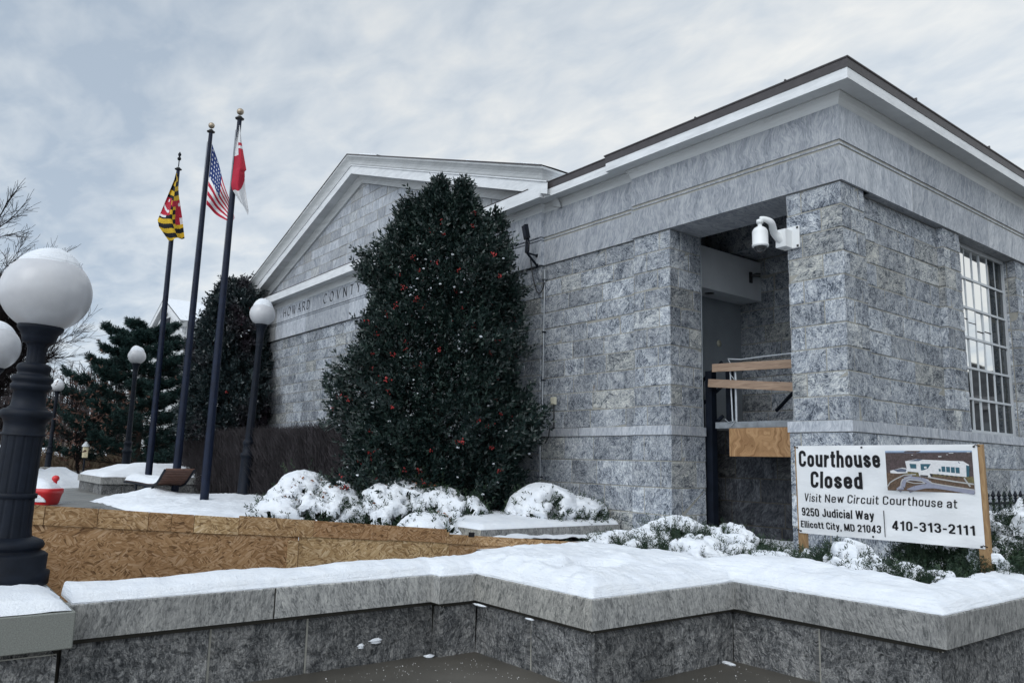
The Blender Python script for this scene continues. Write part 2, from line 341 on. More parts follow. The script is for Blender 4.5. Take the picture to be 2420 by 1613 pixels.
# ---------------------------------------------------------------- mesh helpers
ORG = {}
class MB:
    def __init__(s): s.v = []; s.f = []; s.uv = []; s.at = []; s.mi = []; s.sm = []
    def face(s, pts, uv=None, at=(0.5, 0.5, 0.5), mi=0, sm=False):
        b = len(s.v); s.v.extend([tuple(p) for p in pts]); s.f.append(tuple(range(b, b+len(pts))))
        s.uv.append(uv if uv is not None else [(p[0]+p[1], p[2]) for p in pts]); s.at.append(at); s.mi.append(mi); s.sm.append(sm)
    def grid(s, P, closed=False, at=(0.5, 0.5, 0.5), mi=0, uvs=None, sm=True, keep=None, atf=None, mif=None):
        'P[i][j] rows of points sharing vertices'
        n, m = len(P), len(P[0]); b = len(s.v)
        for row in P: s.v.extend([tuple(p) for p in row])
        for i in range(n-1):
            for j in range(m if closed else m-1):
                k = (j+1) % m
                if keep and not keep(i, j): continue
                s.f.append((b+i*m+j, b+i*m+k, b+(i+1)*m+k, b+(i+1)*m+j))
                if uvs: s.uv.append([uvs[i][j], uvs[i][k], uvs[i+1][k], uvs[i+1][j]])
                else: s.uv.append([(j/m, i/n), ((j+1)/m, i/n), ((j+1)/m, (i+1)/n), (j/m, (i+1)/n)])
                s.at.append(atf(i, j) if atf else at); s.mi.append(mif(i, j) if mif else mi); s.sm.append(sm)
    def box(s, x0, x1, y0, y1, z0, z1, at=None, mi=0, bev=0.0):
        if at is None: at = (random.random(), random.random(), random.random())
        if bev <= 0:
            q = [((x0,y0,z0),(x1,y0,z0),(x1,y0,z1),(x0,y0,z1)), ((x1,y1,z0),(x0,y1,z0),(x0,y1,z1),(x1,y1,z1)),
                 ((x0,y1,z0),(x0,y0,z0),(x0,y0,z1),(x0,y1,z1)), ((x1,y0,z0),(x1,y1,z0),(x1,y1,z1),(x1,y0,z1)),
                 ((x0,y0,z1),(x1,y0,z1),(x1,y1,z1),(x0,y1,z1)), ((x0,y1,z0),(x1,y1,z0),(x1,y0,z0),(x0,y0,z0))]
            for i, p in enumerate(q):
                uv = [(a[0], a[1]) for a in p] if i > 3 else None
                s.face(p, uv, at, mi)
        else:
            c = bev; A = []
            for z, d in ((z0, c), (z0+c, 0), (z1-c, 0), (z1, c)):
                A.append([(x0+c, y0+d, z), (x1-c, y0+d, z), (x1-d, y0+c, z), (x1-d, y1-c, z), (x1-c, y1-d, z), (x0+c, y1-d, z), (x0+d, y1-c, z), (x0+d, y0+c, z)])
            uvs = [[(p[0]+p[1], p[2]) for p in r] for r in A]
            s.grid(A, True, at, mi, uvs, False)
            s.face(A[3], [(p[0], p[1]) for p in A[3]], at, mi); s.face(A[0][::-1], None, at, mi)
    def obox(s, c, ax, half, at=None, mi=0):
        'oriented box: centre, 3 axes (unit vectors), half sizes'
        c = Vector(c); a, b, d = [Vector(v).normalized()*h for v, h in zip(ax, half)]
        P = {}
        for i in (-1, 1):
            for j in (-1, 1):
                for k in (-1, 1): P[i, j, k] = c + a*i + b*j + d*k
        if at is None: at = (random.random(), random.random(), random.random())
        for q in (((-1,-1,-1),(1,-1,-1),(1,-1,1),(-1,-1,1)), ((1,1,-1),(-1,1,-1),(-1,1,1),(1,1,1)), ((-1,1,-1),(-1,-1,-1),(-1,-1,1),(-1,1,1)),
                  ((1,-1,-1),(1,1,-1),(1,1,1),(1,-1,1)), ((-1,-1,1),(1,-1,1),(1,1,1),(-1,1,1)), ((-1,1,-1),(1,1,-1),(1,-1,-1),(-1,-1,-1))):
            s.face([P[k] for k in q], None, at, mi)
    def tube(s, path, r, n=8, mi=0, at=(0.5, 0.5, 0.5), caps=True):
        path = [Vector(p) for p in path]; rs = r if isinstance(r, (list, tuple)) else [r]*len(path)
        rows = []; prev = None
        for i, p in enumerate(path):
            d = (path[min(i+1, len(path)-1)] - path[max(i-1, 0)])
            if d.length < 1e-9: d = Vector((0, 0, 1))
            d.normalize()
            if prev is None:
                a = d.cross(Vector((0, 0, 1))); 
                if a.length < 0.05: a = d.cross(Vector((1, 0, 0)))
            else: a = prev - d*prev.dot(d)
            a.normalize(); prev = a; b = d.cross(a)
            rows.append([p + (a*math.cos(2*math.pi*k/n) + b*math.sin(2*math.pi*k/n))*rs[i] for k in range(n)])
        s.grid(rows, True, at, mi)
        if caps: s.face(rows[0][::-1], None, at, mi); s.face(rows[-1], None, at, mi)
    def lathe(s, prof, c=(0, 0, 0), n=32, mi=0, at=(0.5, 0.5, 0.5), sm=True, flute=None):
        'prof: (radius, z) pairs'
        rows = []
        for r, z in prof:
            row = []
            for k in range(n):
                t = 2*math.pi*k/n
                rr = r*(1 + (flute(t, z) if flute else 0))
                row.append((c[0]+rr*math.cos(t), c[1]+rr*math.sin(t), c[2]+z))
            rows.append(row)
        s.grid(rows, True, at, mi, None, sm)
    def build(s, name, mat, parent=None, local=False):
        me = bpy.data.meshes.new(name)
        o = (0, 0, 0) if (local or parent is None) else ORG.get(parent.name, (0, 0, 0))
        V = np.array(s.v, dtype=np.float32).reshape(-1, 3) - np.array(o, dtype=np.float32)
        tot = np.array([len(f) for f in s.f], dtype=np.int32); st = np.concatenate(([0], np.cumsum(tot)[:-1])).astype(np.int32)
        me.vertices.add(len(V)); me.vertices.foreach_set('co', V.ravel())
        li = np.array([i for f in s.f for i in f], dtype=np.int32)
        me.loops.add(len(li)); me.loops.foreach_set('vertex_index', li)
        me.polygons.add(len(tot)); me.polygons.foreach_set('loop_start', st)
        me.polygons.foreach_set('use_smooth', np.array(s.sm, dtype=bool)); me.polygons.foreach_set('material_index', np.array(s.mi, dtype=np.int32))
        uvl = me.uv_layers.new(name='UVMap'); uvl.data.foreach_set('uv', np.array([c for f in s.uv for c in f], dtype=np.float32).ravel())
        ca = me.color_attributes.new('blk', 'FLOAT_COLOR', 'CORNER')
        A = np.ones((len(li), 4), dtype=np.float32); A[:, :3] = np.repeat(np.array(s.at, dtype=np.float32).reshape(-1, 3), tot, axis=0)
        ca.data.foreach_set('color', A.ravel())
        me.update(calc_edges=True); me.validate()
        for mm in (mat if isinstance(mat, (list, tuple)) else [mat]): me.materials.append(MATS[mm])
        return link(name, me, parent)
def link(name, me, parent=None):
    ob = bpy.data.objects.new(name, me); COL.objects.link(ob)
    if parent is not None:
        ob.parent = parent; ORG[ob.name] = ORG.get(parent.name, (0, 0, 0))
    else: ORG[ob.name] = (0, 0, 0)
    return ob
def fast_mesh(name, V, F, A, mat, parent=None, sub=True):
    'numpy quads: V (n,3), F (m,4), A (m,3) colours per face'
    me = bpy.data.meshes.new(name); o = np.array(ORG.get(parent.name, (0, 0, 0)) if parent is not None else (0, 0, 0), dtype=np.float32)
    V = np.asarray(V, dtype=np.float32) - (o if sub else 0)
    m, k = F.shape
    me.vertices.add(len(V)); me.vertices.foreach_set('co', V.ravel())
    me.loops.add(m*k); me.loops.foreach_set('vertex_index', F.astype(np.int32).ravel())
    me.polygons.add(m); me.polygons.foreach_set('loop_start', np.arange(0, m*k, k, dtype=np.int32))
    if A is not None:
        ca = me.color_attributes.new('blk', 'FLOAT_COLOR', 'CORNER'); C = np.ones((m*k, 4), dtype=np.float32); C[:, :3] = np.repeat(A, k, axis=0)
        ca.data.foreach_set('color', C.ravel())
    me.update(calc_edges=True)
    me.materials.append(MATS[mat]); return link(name, me, parent)
def tag(o, label=None, cat=None, group=None, kind=None):
    for k, v in (('label', label), ('category', cat), ('group', group), ('kind', kind)):
        if v: o[k] = v
    return o
def thing(name, label, cat, loc=(0, 0, 0), group=None):
    o = bpy.data.objects.new(name, None); COL.objects.link(o); o.location = loc; o.empty_display_size = 0.2
    ORG[o.name] = tuple(loc); return tag(o, label, cat, group)
def dup(o, parent=None):
    c = o.copy(); COL.objects.link(c); c.parent = parent
    for ch in list(o.children): dup(ch, c)
    return c
def rnd(a=0.0, b=1.0): return random.uniform(a, b)
random.seed(7); np.random.seed(7)

def ashlar(mb, p0, u, n, u0, u1, zs, lo=0.42, hi=0.86, mort=0.011, rough=0.012, seed=1, span=None, alt=None, bev=0.008):
    'courses of stone blocks on the wall plane through p0; u along, n outward. material 0 stone, 1 mortar'
    rg = random.Random(seed); p0 = Vector(p0); u = Vector(u); n = Vector(n); Z = Vector((0, 0, 1))
    def P(a, z, d): 
        q = p0 + u*a + n*d; return (q.x, q.y, z)
    for r in range(len(zs)-1):
        za, zb = zs[r], zs[r+1]; a0, a1 = (u0, u1) if span is None else span(za, zb)
        if a1-a0 < 0.05: continue
        mb.face([P(a0, za, -mort), P(a1, za, -mort), P(a1, zb, -mort), P(a0, zb, -mort)], None, mi=1)
        cuts = [a0]
        if alt: 
            cuts += [a0 + (a1-a0)*t for t in (alt[r % len(alt)])]
        else:
            while a1 - cuts[-1] > hi*1.25: cuts.append(cuts[-1] + rg.uniform(lo, hi))
        cuts.append(a1)
        m = 0.0075
        for i in range(len(cuts)-1):
            x0 = cuts[i] + (m if i else 0); x1 = cuts[i+1] - (m if i < len(cuts)-2 else 0); b = bev; at = (rg.random(), rg.random(), rg.random())
            d = [rg.uniform(-rough, rough*0.4) for _ in range(4)]; w0, w1 = za+m, zb-m
            O = [P(x0, w0, -mort), P(x1, w0, -mort), P(x1, w1, -mort), P(x0, w1, -mort)]
            I = [P(x0+b*(i > 0), w0+b, d[0]), P(x1-b*(i < len(cuts)-2), w0+b, d[1]), P(x1-b*(i < len(cuts)-2), w1-b, d[2]), P(x0+b*(i > 0), w1-b, d[3])]
            uo = [(x0, w0), (x1, w0), (x1, w1), (x0, w1)]
            mb.face(I, uo, at, 0)
            for k in range(4):
                j = (k+1) % 4
                mb.face([O[k], O[j], I[j], I[k]], [uo[k], uo[j], uo[j], uo[k]], at, 0)

def offs(path, d):
    'offset an axis-aligned open polyline to its right by d with mitres'
    out = []
    for i, p in enumerate(path):
        ds = []
        if i > 0: ds.append((Vector(path[i]) - Vector(path[i-1])).normalized())
        if i < len(path)-1: ds.append((Vector(path[i+1]) - Vector(path[i])).normalized())
        ns = [Vector((q.y, -q.x)) for q in ds]
        if len(ns) == 2 and abs(ns[0].dot(ns[1])) < 0.5: v = ns[0] + ns[1]
        else: v = ns[0]
        out.append((p[0]+v.x*d, p[1]+v.y*d))
    return out
def sweep(mb, path, prof, at=None, mi=0, mis=None, uvk=1.0):
    'prof: (out, z) list; one strip per profile step along the path, mitred at corners'
    L = [0.0]
    for i in range(1, len(path)): L.append(L[-1] + (Vector(path[i])-Vector(path[i-1])).length)
    rows = [offs(path, d) for d, z in prof]
    acc = 0.0
    for k in range(len(prof)-1):
        st = math.hypot(prof[k+1][0]-prof[k][0], prof[k+1][1]-prof[k][1])
        for i in range(len(path)-1):
            a = at if at else (rnd(), rnd(), rnd())
            q = [(*rows[k][i], prof[k][1]), (*rows[k][i+1], prof[k][1]), (*rows[k+1][i+1], prof[k+1][1]), (*rows[k+1][i], prof[k+1][1])]
            mb.face(q, [(L[i], acc), (L[i+1], acc), (L[i+1], acc+st), (L[i], acc+st)], a, mis[k] if mis else mi)
        acc += st
def split_path(path, lo, hi, seed):
    'cut the legs of a path into stone lengths (each returned as its own small path)'
    rg = random.Random(seed); segs = []
    for i in range(len(path)-1):
        a, b = Vector(path[i]), Vector(path[i+1]); L = (b-a).length; d = (b-a)/L; t = 0
        cuts = [0.0]
        while L - cuts[-1] > hi*1.3: cuts.append(cuts[-1] + rg.uniform(lo, hi))
        cuts.append(L)
        for j in range(len(cuts)-1): segs.append((i, cuts[j], cuts[j+1], L))
    return segs
def stone_band(mb, path, prof, lo, hi, seed, gap=0.004, mi=0):
    'a moulded course cut into lengths with fine joints'
    rg = random.Random(seed); rows = [offs(path, d) for d, z in prof]
    for i, t0, t1, L in split_path(path, lo, hi, seed):
        a = (rg.random(), rg.random(), rg.random()); acc = 0
        for k in range(len(prof)-1):
            st = math.hypot(prof[k+1][0]-prof[k][0], prof[k+1][1]-prof[k][1])
            q = []
            for kk, tt in ((k, t0), (k, t1), (k+1, t1), (k+1, t0)):
                A, B = Vector(rows[kk][i]), Vector(rows[kk][i+1])
                if tt > 0.001 and tt < L-0.001: tt2 = tt + (gap if tt == t0 else -gap)
                else: tt2 = tt
                # keep joints square to the run
                A0 = Vector(path[i]); d = (Vector(path[i+1])-A0).normalized()
                if tt <= 0.001: p = A
                elif tt >= L-0.001: p = B
                else: p = A0 + d*tt2 + (A - A0 - d*(A-A0).dot(d))
                q.append((p.x, p.y, prof[kk][1]))
            mb.face(q, [(t0, acc), (t1, acc), (t1, acc+st), (t0, acc+st)], a, mi)
            acc += st

# ================================================================ COURTHOUSE
house = thing('courthouse', 'grey stone courthouse with white cornices, gabled wing and recessed entrance', 'building', (-8, 12, 0.4))
ZU = [2.21 + 0.307*i for i in range(11)]; ZU[-1] = 5.281
ZL = [0.05, 0.475, 0.875, 1.275, 1.672, 2.07]
XC, YA, YR = -4.88, 9.10, 9.18
w = MB()
# facade A, recessed bay, left pier with its reveal, right pier
ashlar(w, (0, YR, 0), (1, 0, 0), (0, -1, 0), -10.83, -8.46, ZU, seed=11)
ashlar(w, (0, YR-0.03, 0), (1, 0, 0), (0, -1, 0), -10.83, -8.46, ZL, 0.45, 0.9, seed=12)
pa = [(0.36,), (0.70,), (0.30,), (0.66,)]
ashlar(w, (0, YA, 0), (1, 0, 0), (0, -1, 0), -8.46, -7.70, ZU, seed=13, alt=pa)
ashlar(w, (0, YA-0.035, 0), (1, 0, 0), (0, -1, 0), -8.46, -7.665, ZL, seed=14, alt=[(0.3,), (0.72,)])
ashlar(w, (-8.46, 0, 0), (0, -1, 0), (-1, 0, 0), -YR-0.1, -YA, ZU, seed=15); ashlar(w, (-8.46, 0, 0), (0, -1, 0), (-1, 0, 0), -YR-0.1, -YA+0.03, ZL, seed=15)
ashlar(w, (-7.70, 0, 0), (0, 1, 0), (1, 0, 0), YA, 9.85, ZU, seed=16, alt=[(0.62,), (0.35,), (0.75,), (0.28,)])
ashlar(w, (-7.665, 0, 0), (0, 1, 0), (1, 0, 0), YA-0.035, 9.87, ZL, seed=17, alt=[(0.3,), (0.72,)])
ashlar(w, (0, YA, 0), (1, 0, 0), (0, -1, 0), -5.66, XC, ZU, seed=18, alt=[(0.63,), (0.27,)])
ashlar(w, (0, YA-0.035, 0), (1, 0, 0), (0, -1, 0), -5.695, XC+0.035, ZL, seed=19, alt=[(0.18,), (0.60,)])
ashlar(w, (-5.66, 0, 0), (0, -1, 0), (-1, 0, 0), -12.6, -YA, ZU, seed=20)
# facade B (window side)
pb = [(0.42,), (0.78,), (0.3,), (0.66,)]
ashlar(w, (XC, 0, 0), (0, 1, 0), (1, 0, 0), YA, 9.68, ZU, seed=21, alt=pb)
ashlar(w, (XC+0.035, 0, 0), (0, 1, 0), (1, 0, 0), YA-0.035, 30, ZL, 0.5, 0.95, seed=22)
ashlar(w, (XC-0.10, 0, 0), (0, 1, 0), (1, 0, 0), 9.68, 12.03, ZU, 0.45, 0.85, seed=23)
ashlar(w, (0, 12.03, 0), (1, 0, 0), (0, -1, 0), XC-0.2, XC, ZU, seed=24)
ashlar(w, (XC, 0, 0), (0, 1, 0), (1, 0, 0), 12.03, 12.62, ZU, seed=25, alt=pb)
ashlar(w, (0, 14.86, 0), (1, 0, 0), (0, -1, 0), XC-0.28, XC, ZU, seed=26, alt=[(0.5,)])
ashlar(w, (XC, 0, 0), (0, 1, 0), (1, 0, 0), 14.86, 15.45, ZU, seed=27, alt=pb)
ashlar(w, (XC-0.10, 0, 0), (0, 1, 0), (1, 0, 0), 15.45, 30, ZU, 0.45, 0.85, seed=28)
# gabled wing
ZG = [0.3 + 0.2902*i for i in range(18)]; ZG[-1] = 5.27
ashlar(w, (0, YA+0.03, 0), (1, 0, 0), (0, -1, 0), -26.2, -10.83, ZG, 0.35, 0.85, seed=31)
ashlar(w, (-10.83, 0, 0), (0, 1, 0), (1, 0, 0), YA+0.03, YR+0.05, ZG, seed=32)
ashlar(w, (-26.2, 0, 0), (0, -1, 0), (-1, 0, 0), -30, -YA-0.03, ZG, 0.4, 0.9, seed=33)
w.build('stone_wall', ['stone_ashlar', 'mortar'], house)
# tympanum
SL, ZA, XA = 0.337, 9.05, -18.5
t = MB()
ZT = [6.62 + 0.29*i for i in range(10)]
ashlar(t, (0, YA+0.05, 0), (1, 0, 0), (0, -1, 0), 0, 0, ZT, 0.35, 0.85, seed=35,
       span=lambda a, b: (XA-max(0, (ZA+0.12-a)/SL), XA+max(0, (ZA+0.12-a)/SL)))
t.build('tympanum_wall', ['stone_frieze', 'mortar'], house)
# water table ledge
lg = MB()
lp = [(0, 2.07), (0.052, 2.07), (0.052, 2.205), (-0.02, 2.215)]
stone_band(lg, [(-10.83, YR), (-8.46, YR), (-8.46, YA), (-7.70, YA), (-7.70, 9.87)], lp, 0.8, 1.5, 41)
lg.build('water_table', ['stone_frieze'], house); lg = MB()
stone_band(lg, [(-5.66, 9.9), (-5.66, YA), (XC, YA), (XC, 30)], lp, 0.9, 1.6, 42)
lg.build('water_table', ['stone_frieze'], house)
# entablature
PA = [(-10.83, YR), (-8.46, YR), (-8.46, YA), (XC, YA), (XC, 30)]
fr = MB()
fp = [(-0.12, 5.285), (0.03, 5.28), (0.03, 5.735), (0.006, 5.742), (0.006, 5.765), (0.026, 5.768), (0.026, 5.792), (0.002, 5.80), (0.002, 5.822), (0.03, 5.828), (0.03, 6.305)]
stone_band(fr, PA, fp, 1.9, 3.0, 43, gap=0.003)
PCg = [(-26.2, 30), (-26.2, YA), (-10.83, YA), (-10.83, YR+0.05)]
stone_band(fr, PCg, fp, 2.2, 3.4, 44, gap=0.003)
fr.face([(-8.4, YA, 5.281), (XC, YA, 5.281), (XC, 9.86, 5.281), (-8.4, 9.86, 5.281)], [(0, 0), (3, 0), (3, .8), (0, .8)], (.3, .5, .2))
fr.face([(XC-0.3, 9.68, 5.281), (XC, 9.68, 5.281), (XC, 30, 5.281), (XC-0.3, 30, 5.281)], [(0, 0), (.3, 0), (.3, 20), (0, 20)], (.3, .5, .2))
fr.build('frieze', ['stone_frieze'], house)
jb = MB(); sweep(jb, PA, [(0.015, 5.3), (0.015, 6.3)]); sweep(jb, PCg, [(0.0, 5.3), (0.0, 6.3)]); jb.build('joint_backing', ['mortar'], house)
# cornice, facade A and B
cr = MB()
crown = [(0.03, 6.30), (0.035, 6.315), (0.045, 6.35), (0.062, 6.39), (0.085, 6.42), (0.105, 6.435), (0.105, 6.452)]
sweep(cr, PA, crown); sweep(cr, PA, [(0.105, 6.452), (0.325, 6.448)])
cr.build('cornice_moulding', ['trim_worn'], house)
fa = MB(); sweep(fa, PA, [(0.325, 6.446), (0.33, 6.446), (0.33, 6.588), (0.30, 6.588)]); fa.build('fascia', ['trim_white'], house)
gu = MB(); sweep(gu, PA, [(0.31, 6.584), (0.338, 6.59), (0.342, 6.70), (0.355, 6.712), (0.355, 6.728), (0.31, 6.728)])
for q, (x, y) in enumerate(((-8.6, 8.84), (-6.9, 8.75), (-5.4, 8.75))): gu.box(x-0.01, x+0.01, y-0.012, y+0.02, 6.725, 6.745)
for y in (10.6, 13.1): gu.box(XC+0.33, XC+0.36, y-0.012, y+0.012, 6.725, 6.76)
gu.build('gutter', ['gutter_brown'], house)
# horizontal cornice of the gabled wing
cg = MB(); sweep(cg, PCg, crown); sweep(cg, PCg, [(0.105, 6.452), (0.345, 6.448)]); cg.build('cornice_moulding', ['trim_worn'], house)
fg = MB(); sweep(fg, PCg, [(0.345, 6.446), (0.35, 6.446), (0.35, 6.672), (-0.1, 6.69)]); fg.build('fascia', ['trim_white'], house)
fl = MB(); sweep(fl, PCg[1:3], [(0.345, 6.674), (0.356, 6.674), (0.356, 6.692), (-0.06, 6.708)]); fl.build('flashing', ['gutter_brown'], house)
# raking cornice
HW = 8.22
def rake(mb, prof, mi=0, mit=False):
    for sgn in (-1, 1):
        for k in range(len(prof)-1):
            (o0, h0), (o1, h1) = prof[k], prof[k+1]
            n = 8
            for j in range(n):
                a, b = j/n, (j+1)/n
                q = []
                for o, h, tt in ((o0, h0, a), (o0, h0, b), (o1, h1, b), (o1, h1, a)):
                    hw = HW-0.485+o if mit else HW
                    q.append((XA + sgn*hw*tt, YA-o, ZA + h - SL*hw*tt))
                if sgn < 0: q = q[::-1]
                mb.face(q, None, (.5, .5, .5), mi)
rk = MB(); rake(rk, [(-0.06, 0.0), (0.0, 0.0), (0.012, 0.03), (0.04, 0.09), (0.07, 0.135), (0.09, 0.16), (0.09, 0.175), (0.33, 0.175)]); rk.build('raking_moulding', ['trim_worn'], house)
rf = MB(); rake(rf, [(0.33, 0.175), (0.335, 0.175), (0.335, 0.395), (0.36, 0.40), (0.36, 0.425)]); rf.build('raking_fascia', ['trim_white'], house)
rs = MB(); sima = [(0.345, 0.425), (0.36, 0.45), (0.375, 0.50), (0.40, 0.55), (0.44, 0.60), (0.475, 0.635), (0.485, 0.675)]
rake(rs, sima, 0, True)
xr, xl = XA+HW, XA-HW
for sx in (1, -1):            # the crown turns the corner and runs back along the eaves
    for k in range(-1, len(sima)-1):
        (o0, h0), (o1, h1) = ((0.0, 0.425), sima[0]) if k < 0 else (sima[k], sima[k+1])
        q = []
        for o, h, y in ((o0, h0, None), (o0, h0, 30), (o1, h1, 30), (o1, h1, None)):
            hw = HW-0.485+max(o, 0.345); X = XA+sx*(HW-0.485+o); q.append((X, YA-o if y is None else y, ZA+h-SL*hw))
        rs.face(q if sx > 0 else q[::-1])
rs.build('raking_crown', ['trim_worn'], house)
re = MB(); rake(re, [(0.47, 0.668), (0.497, 0.672), (0.497, 0.70), (0.3, 0.705)], 0, True); re.build('roof_edge', ['gutter_brown'], house)
rf2 = MB()
for sgn in (-1, 1):
    rf2.face([(XA, YA-0.49, ZA+0.70), (XA+sgn*HW, YA-0.49, ZA+0.70-SL*HW), (XA+sgn*HW, 30, ZA+0.70-SL*HW), (XA, 30, ZA+0.70)])
rf2.face([(-10.83, YR-0.33, 6.72), (-8.79, YR-0.33, 6.72), (-8.79, YA-0.33, 6.722), (XC+0.33, YA-0.33, 6.722), (XC+0.33, 30, 6.722), (-10.83, 30, 6.72)])
rf2.build('roof', ['roof_grey'], house)
# thin snow left on the roofs
sn = MB(); rg = random.Random(5)
def snow_strip(p0, p1, wdt, h, n, seed, lo=0.5):
    rg = random.Random(seed); p0, p1, wv = Vector(p0), Vector(p1), Vector(wdt); rows = []
    for i in range(n+1):
        c = p0.lerp(p1, i/n); k = 0.6 + 0.4*mnoise.noise(Vector((i*0.37, seed, 0))) + rg.uniform(-.06, .06); hh = h*max(lo, k+0.3); e = rg.uniform(-0.02, 0.03)
        rows.append([c - wv*e, c - wv*e + Vector((0, 0, hh*0.75)), c + wv*0.12 + Vector((0, 0, hh)), c + wv + Vector((0, 0, hh))])
    sn.grid(rows)
snow_strip((-10.7, YR-0.25, 6.73), (-8.8, YR-0.25, 6.73), (0, 1.4, 0), 0.055, 40, 3)
snow_strip((-8.7, YA-0.25, 6.73), (XC+0.05, YA-0.25, 6.73), (0, 1.4, 0), 0.06, 70, 4)
zr_ = lambda x: ZA + 0.70 - SL*abs(x-XA)
for a, b, h, q in ((-18.1, -17.0, 0.07, 0.55), (-16.0, -13.6, 0.075, 0.4), (-13.6, -11.6, 0.11, 0.3), (-11.4, -10.5, 0.06, 0.5)):
    snow_strip((a, YA-q+0.2, zr_(a)+0.005), (b, YA-q+0.2, zr_(b)+0.005), (0, 2.5, 0), h, 24, int(a*-10), 0.35)
sn.build('roof_snow', ['snow'], house)

# carved letters: broad-nib roman capitals as raised dark strokes set in the frieze
LET = {
 'H': (.78, [[(.08,0),(.08,1)],[(.70,0),(.70,1)],[(.08,.5),(.70,.5)]]),
 'O': (.92, ['O']), 'C': (.84, ['C']),
 'W': (1.15, [[(.02,1),(.28,0)],[(.28,0),(.55,.95)],[(.42,1),(.72,0)],[(.72,0),(1.10,1)]]),
 'A': (.80, [[(.02,0),(.40,1)],[(.40,1),(.80,0)],[(.17,.36),(.64,.36)]]),
 'R': (.74, [[(.08,0),(.08,1)],'RB',[(.34,.47),(.76,0)]]),
 'D': (.84, [[(.08,0),(.08,1)],'DB']),
 'V': (.80, [[(.02,1),(.40,0)],[(.40,0),(.78,1)]]),
 'N': (.84, [[(.08,0),(.08,1)],[(.08,1),(.76,0)],[(.76,0),(.76,1)]]),
 'T': (.70, [[(.35,0),(.35,1)],[(.0,.98),(.70,.98)]]),
 'Y': (.76, [[(.38,0),(.38,.5)],[(.38,.5),(.02,1)],[(.38,.5),(.74,1)]]),
 'U': (.80, [[(.08,1),(.08,.3)],[(.72,1),(.72,.3)]]), 'S': (.6, ['S']), 'E': (.62, [[(.08,0),(.08,1)],[(.08,.98),(.6,.98)],[(.08,.5),(.5,.5)],[(.08,.02),(.6,.02)]]),
}
def arc(cx, cy, rx, ry, a0, a1, n=18): return [(cx+rx*math.cos(R_(a0+(a1-a0)*i/n)), cy+ry*math.sin(R_(a0+(a1-a0)*i/n))) for i in range(n+1)]
def strokes(ch):
    wd, ss = LET[ch]; out = []
    for s in ss:
        if s == 'O': out.append((arc(.45, .5, .42, .5, 0, 360, 30), 0))
        elif s == 'C': out.append((arc(.46, .5, .43, .5, 48, 312, 26), 0))
        elif s == 'RB': out.append(([(.08, .98)] + arc(.38, .73, .27, .25, 90, -90, 12) + [(.08, .48)], 0))
        elif s == 'DB': out.append(([(.08, .98)] + arc(.36, .5, .44, .48, 90, -90, 18) + [(.08, .02)], 0))
        elif s == 'S': out.append((arc(.3, .75, .24, .25, 60, 260, 12) + arc(.3, .25, .26, .25, 80, -130, 12), 0))
        else: out.append((s, 1))
    return wd, out
def letter_quads(mb, ch, x, z, hgt, y, sw):
    wd, out = strokes(ch)
    for pts, ser in out:
        for i in range(len(pts)-1):
            a, b = Vector((x+pts[i][0]*hgt, z+pts[i][1]*hgt)), Vector((x+pts[i+1][0]*hgt, z+pts[i+1][1]*hgt)); d = b-a
            if d.length < 1e-6: continue
            d.normalize(); n = Vector((-d.y, d.x))
            hw = sw*(0.30 + 0.70*abs(d.x*0.55 - d.y*0.83)**1.0 if d.x*d.y <= 0.01 or abs(d.x) < .05 else sw/sw*0.42)*0.5
            a2, b2 = a - d*0.003, b + d*0.003
            mb.face([(a2.x-n.x*hw, y, a2.y-n.y*hw), (b2.x-n.x*hw, y, b2.y-n.y*hw), (b2.x+n.x*hw, y, b2.y+n.y*hw), (a2.x+n.x*hw, y, a2.y+n.y*hw)])
        if ser and len(pts) == 2:
            for p in pts:
                if p[1] > .93 or p[1] < .03:
                    if abs(pts[0][1]-pts[1][1]) < .05: continue
                    cx_, cz_ = x+p[0]*hgt, z+p[1]*hgt; k = hgt*0.085; q = sw*0.16
                    mb.face([(cx_-k, y-.0006, cz_-q), (cx_+k, y-.0006, cz_-q), (cx_+k, y-.0006, cz_+q), (cx_-k, y-.0006, cz_+q)])
    return wd*hgt
words = [('HOWARD', -23.42, -21.40), ('COVNTY', -20.45, -18.18), ('COVRTHOVSE', -17.2, -12.9)]
lt = MB()
for wd, xa, xb in words:
    hgt = 0.262
    tot = sum(LET[c][0]*hgt for c in wd); gap = ((xb-xa)-tot)/(len(wd)-1); x = xa
    for c in wd:
        lt = MB(); x += letter_quads(lt, c, x, 5.955, hgt, YA-0.0325, 0.044) + gap; lt.build('carved_letter', ['ink'], house)

# entrance recess
er_ = MB()
er_.box(-10, -8.0, 9.9, 11.96, 4.58, 5.30)                      # boxed-in bulkhead
er_.build('bulkhead', ['plaster_grey'], house)
iw = MB()
iw.face([(-8.45, 9.87, 0.3), (-8.45, 11.96, 0.3), (-8.45, 11.96, 4.6), (-8.45, 9.87, 4.6)])
iw.face([(-8.45, 9.87, 0.3), (-7.7, 9.87, 0.3), (-7.7, 9.87, 5.3), (-8.45, 9.87, 5.3)][::-1])
iw.face([(-10, 9.87, 6.02), (-5.6, 9.87, 6.02), (-5.6, 13.0, 6.02), (-10, 13.0, 6.02)])
iw.build('inner_plaster', ['plaster_dim'], house)
bw = MB()
ashlar(bw, (0, 11.96, 0), (1, 0, 0), (0, -1, 0), -8.46, -7.35, [2.29+0.307*i for i in range(11)]+[5.9], seed=51)
ashlar(bw, (-7.35, 0, 0), (0, 1, 0), (1, 0, 0), 11.96, 12.7, [2.29+0.307*i for i in range(11)]+[5.9], seed=54)
ashlar(bw, (0, 9.87, 0), (1, 0, 0), (0, 1, 0), -8.0, -5.6, [5.281, 5.65, 6.02], seed=52)
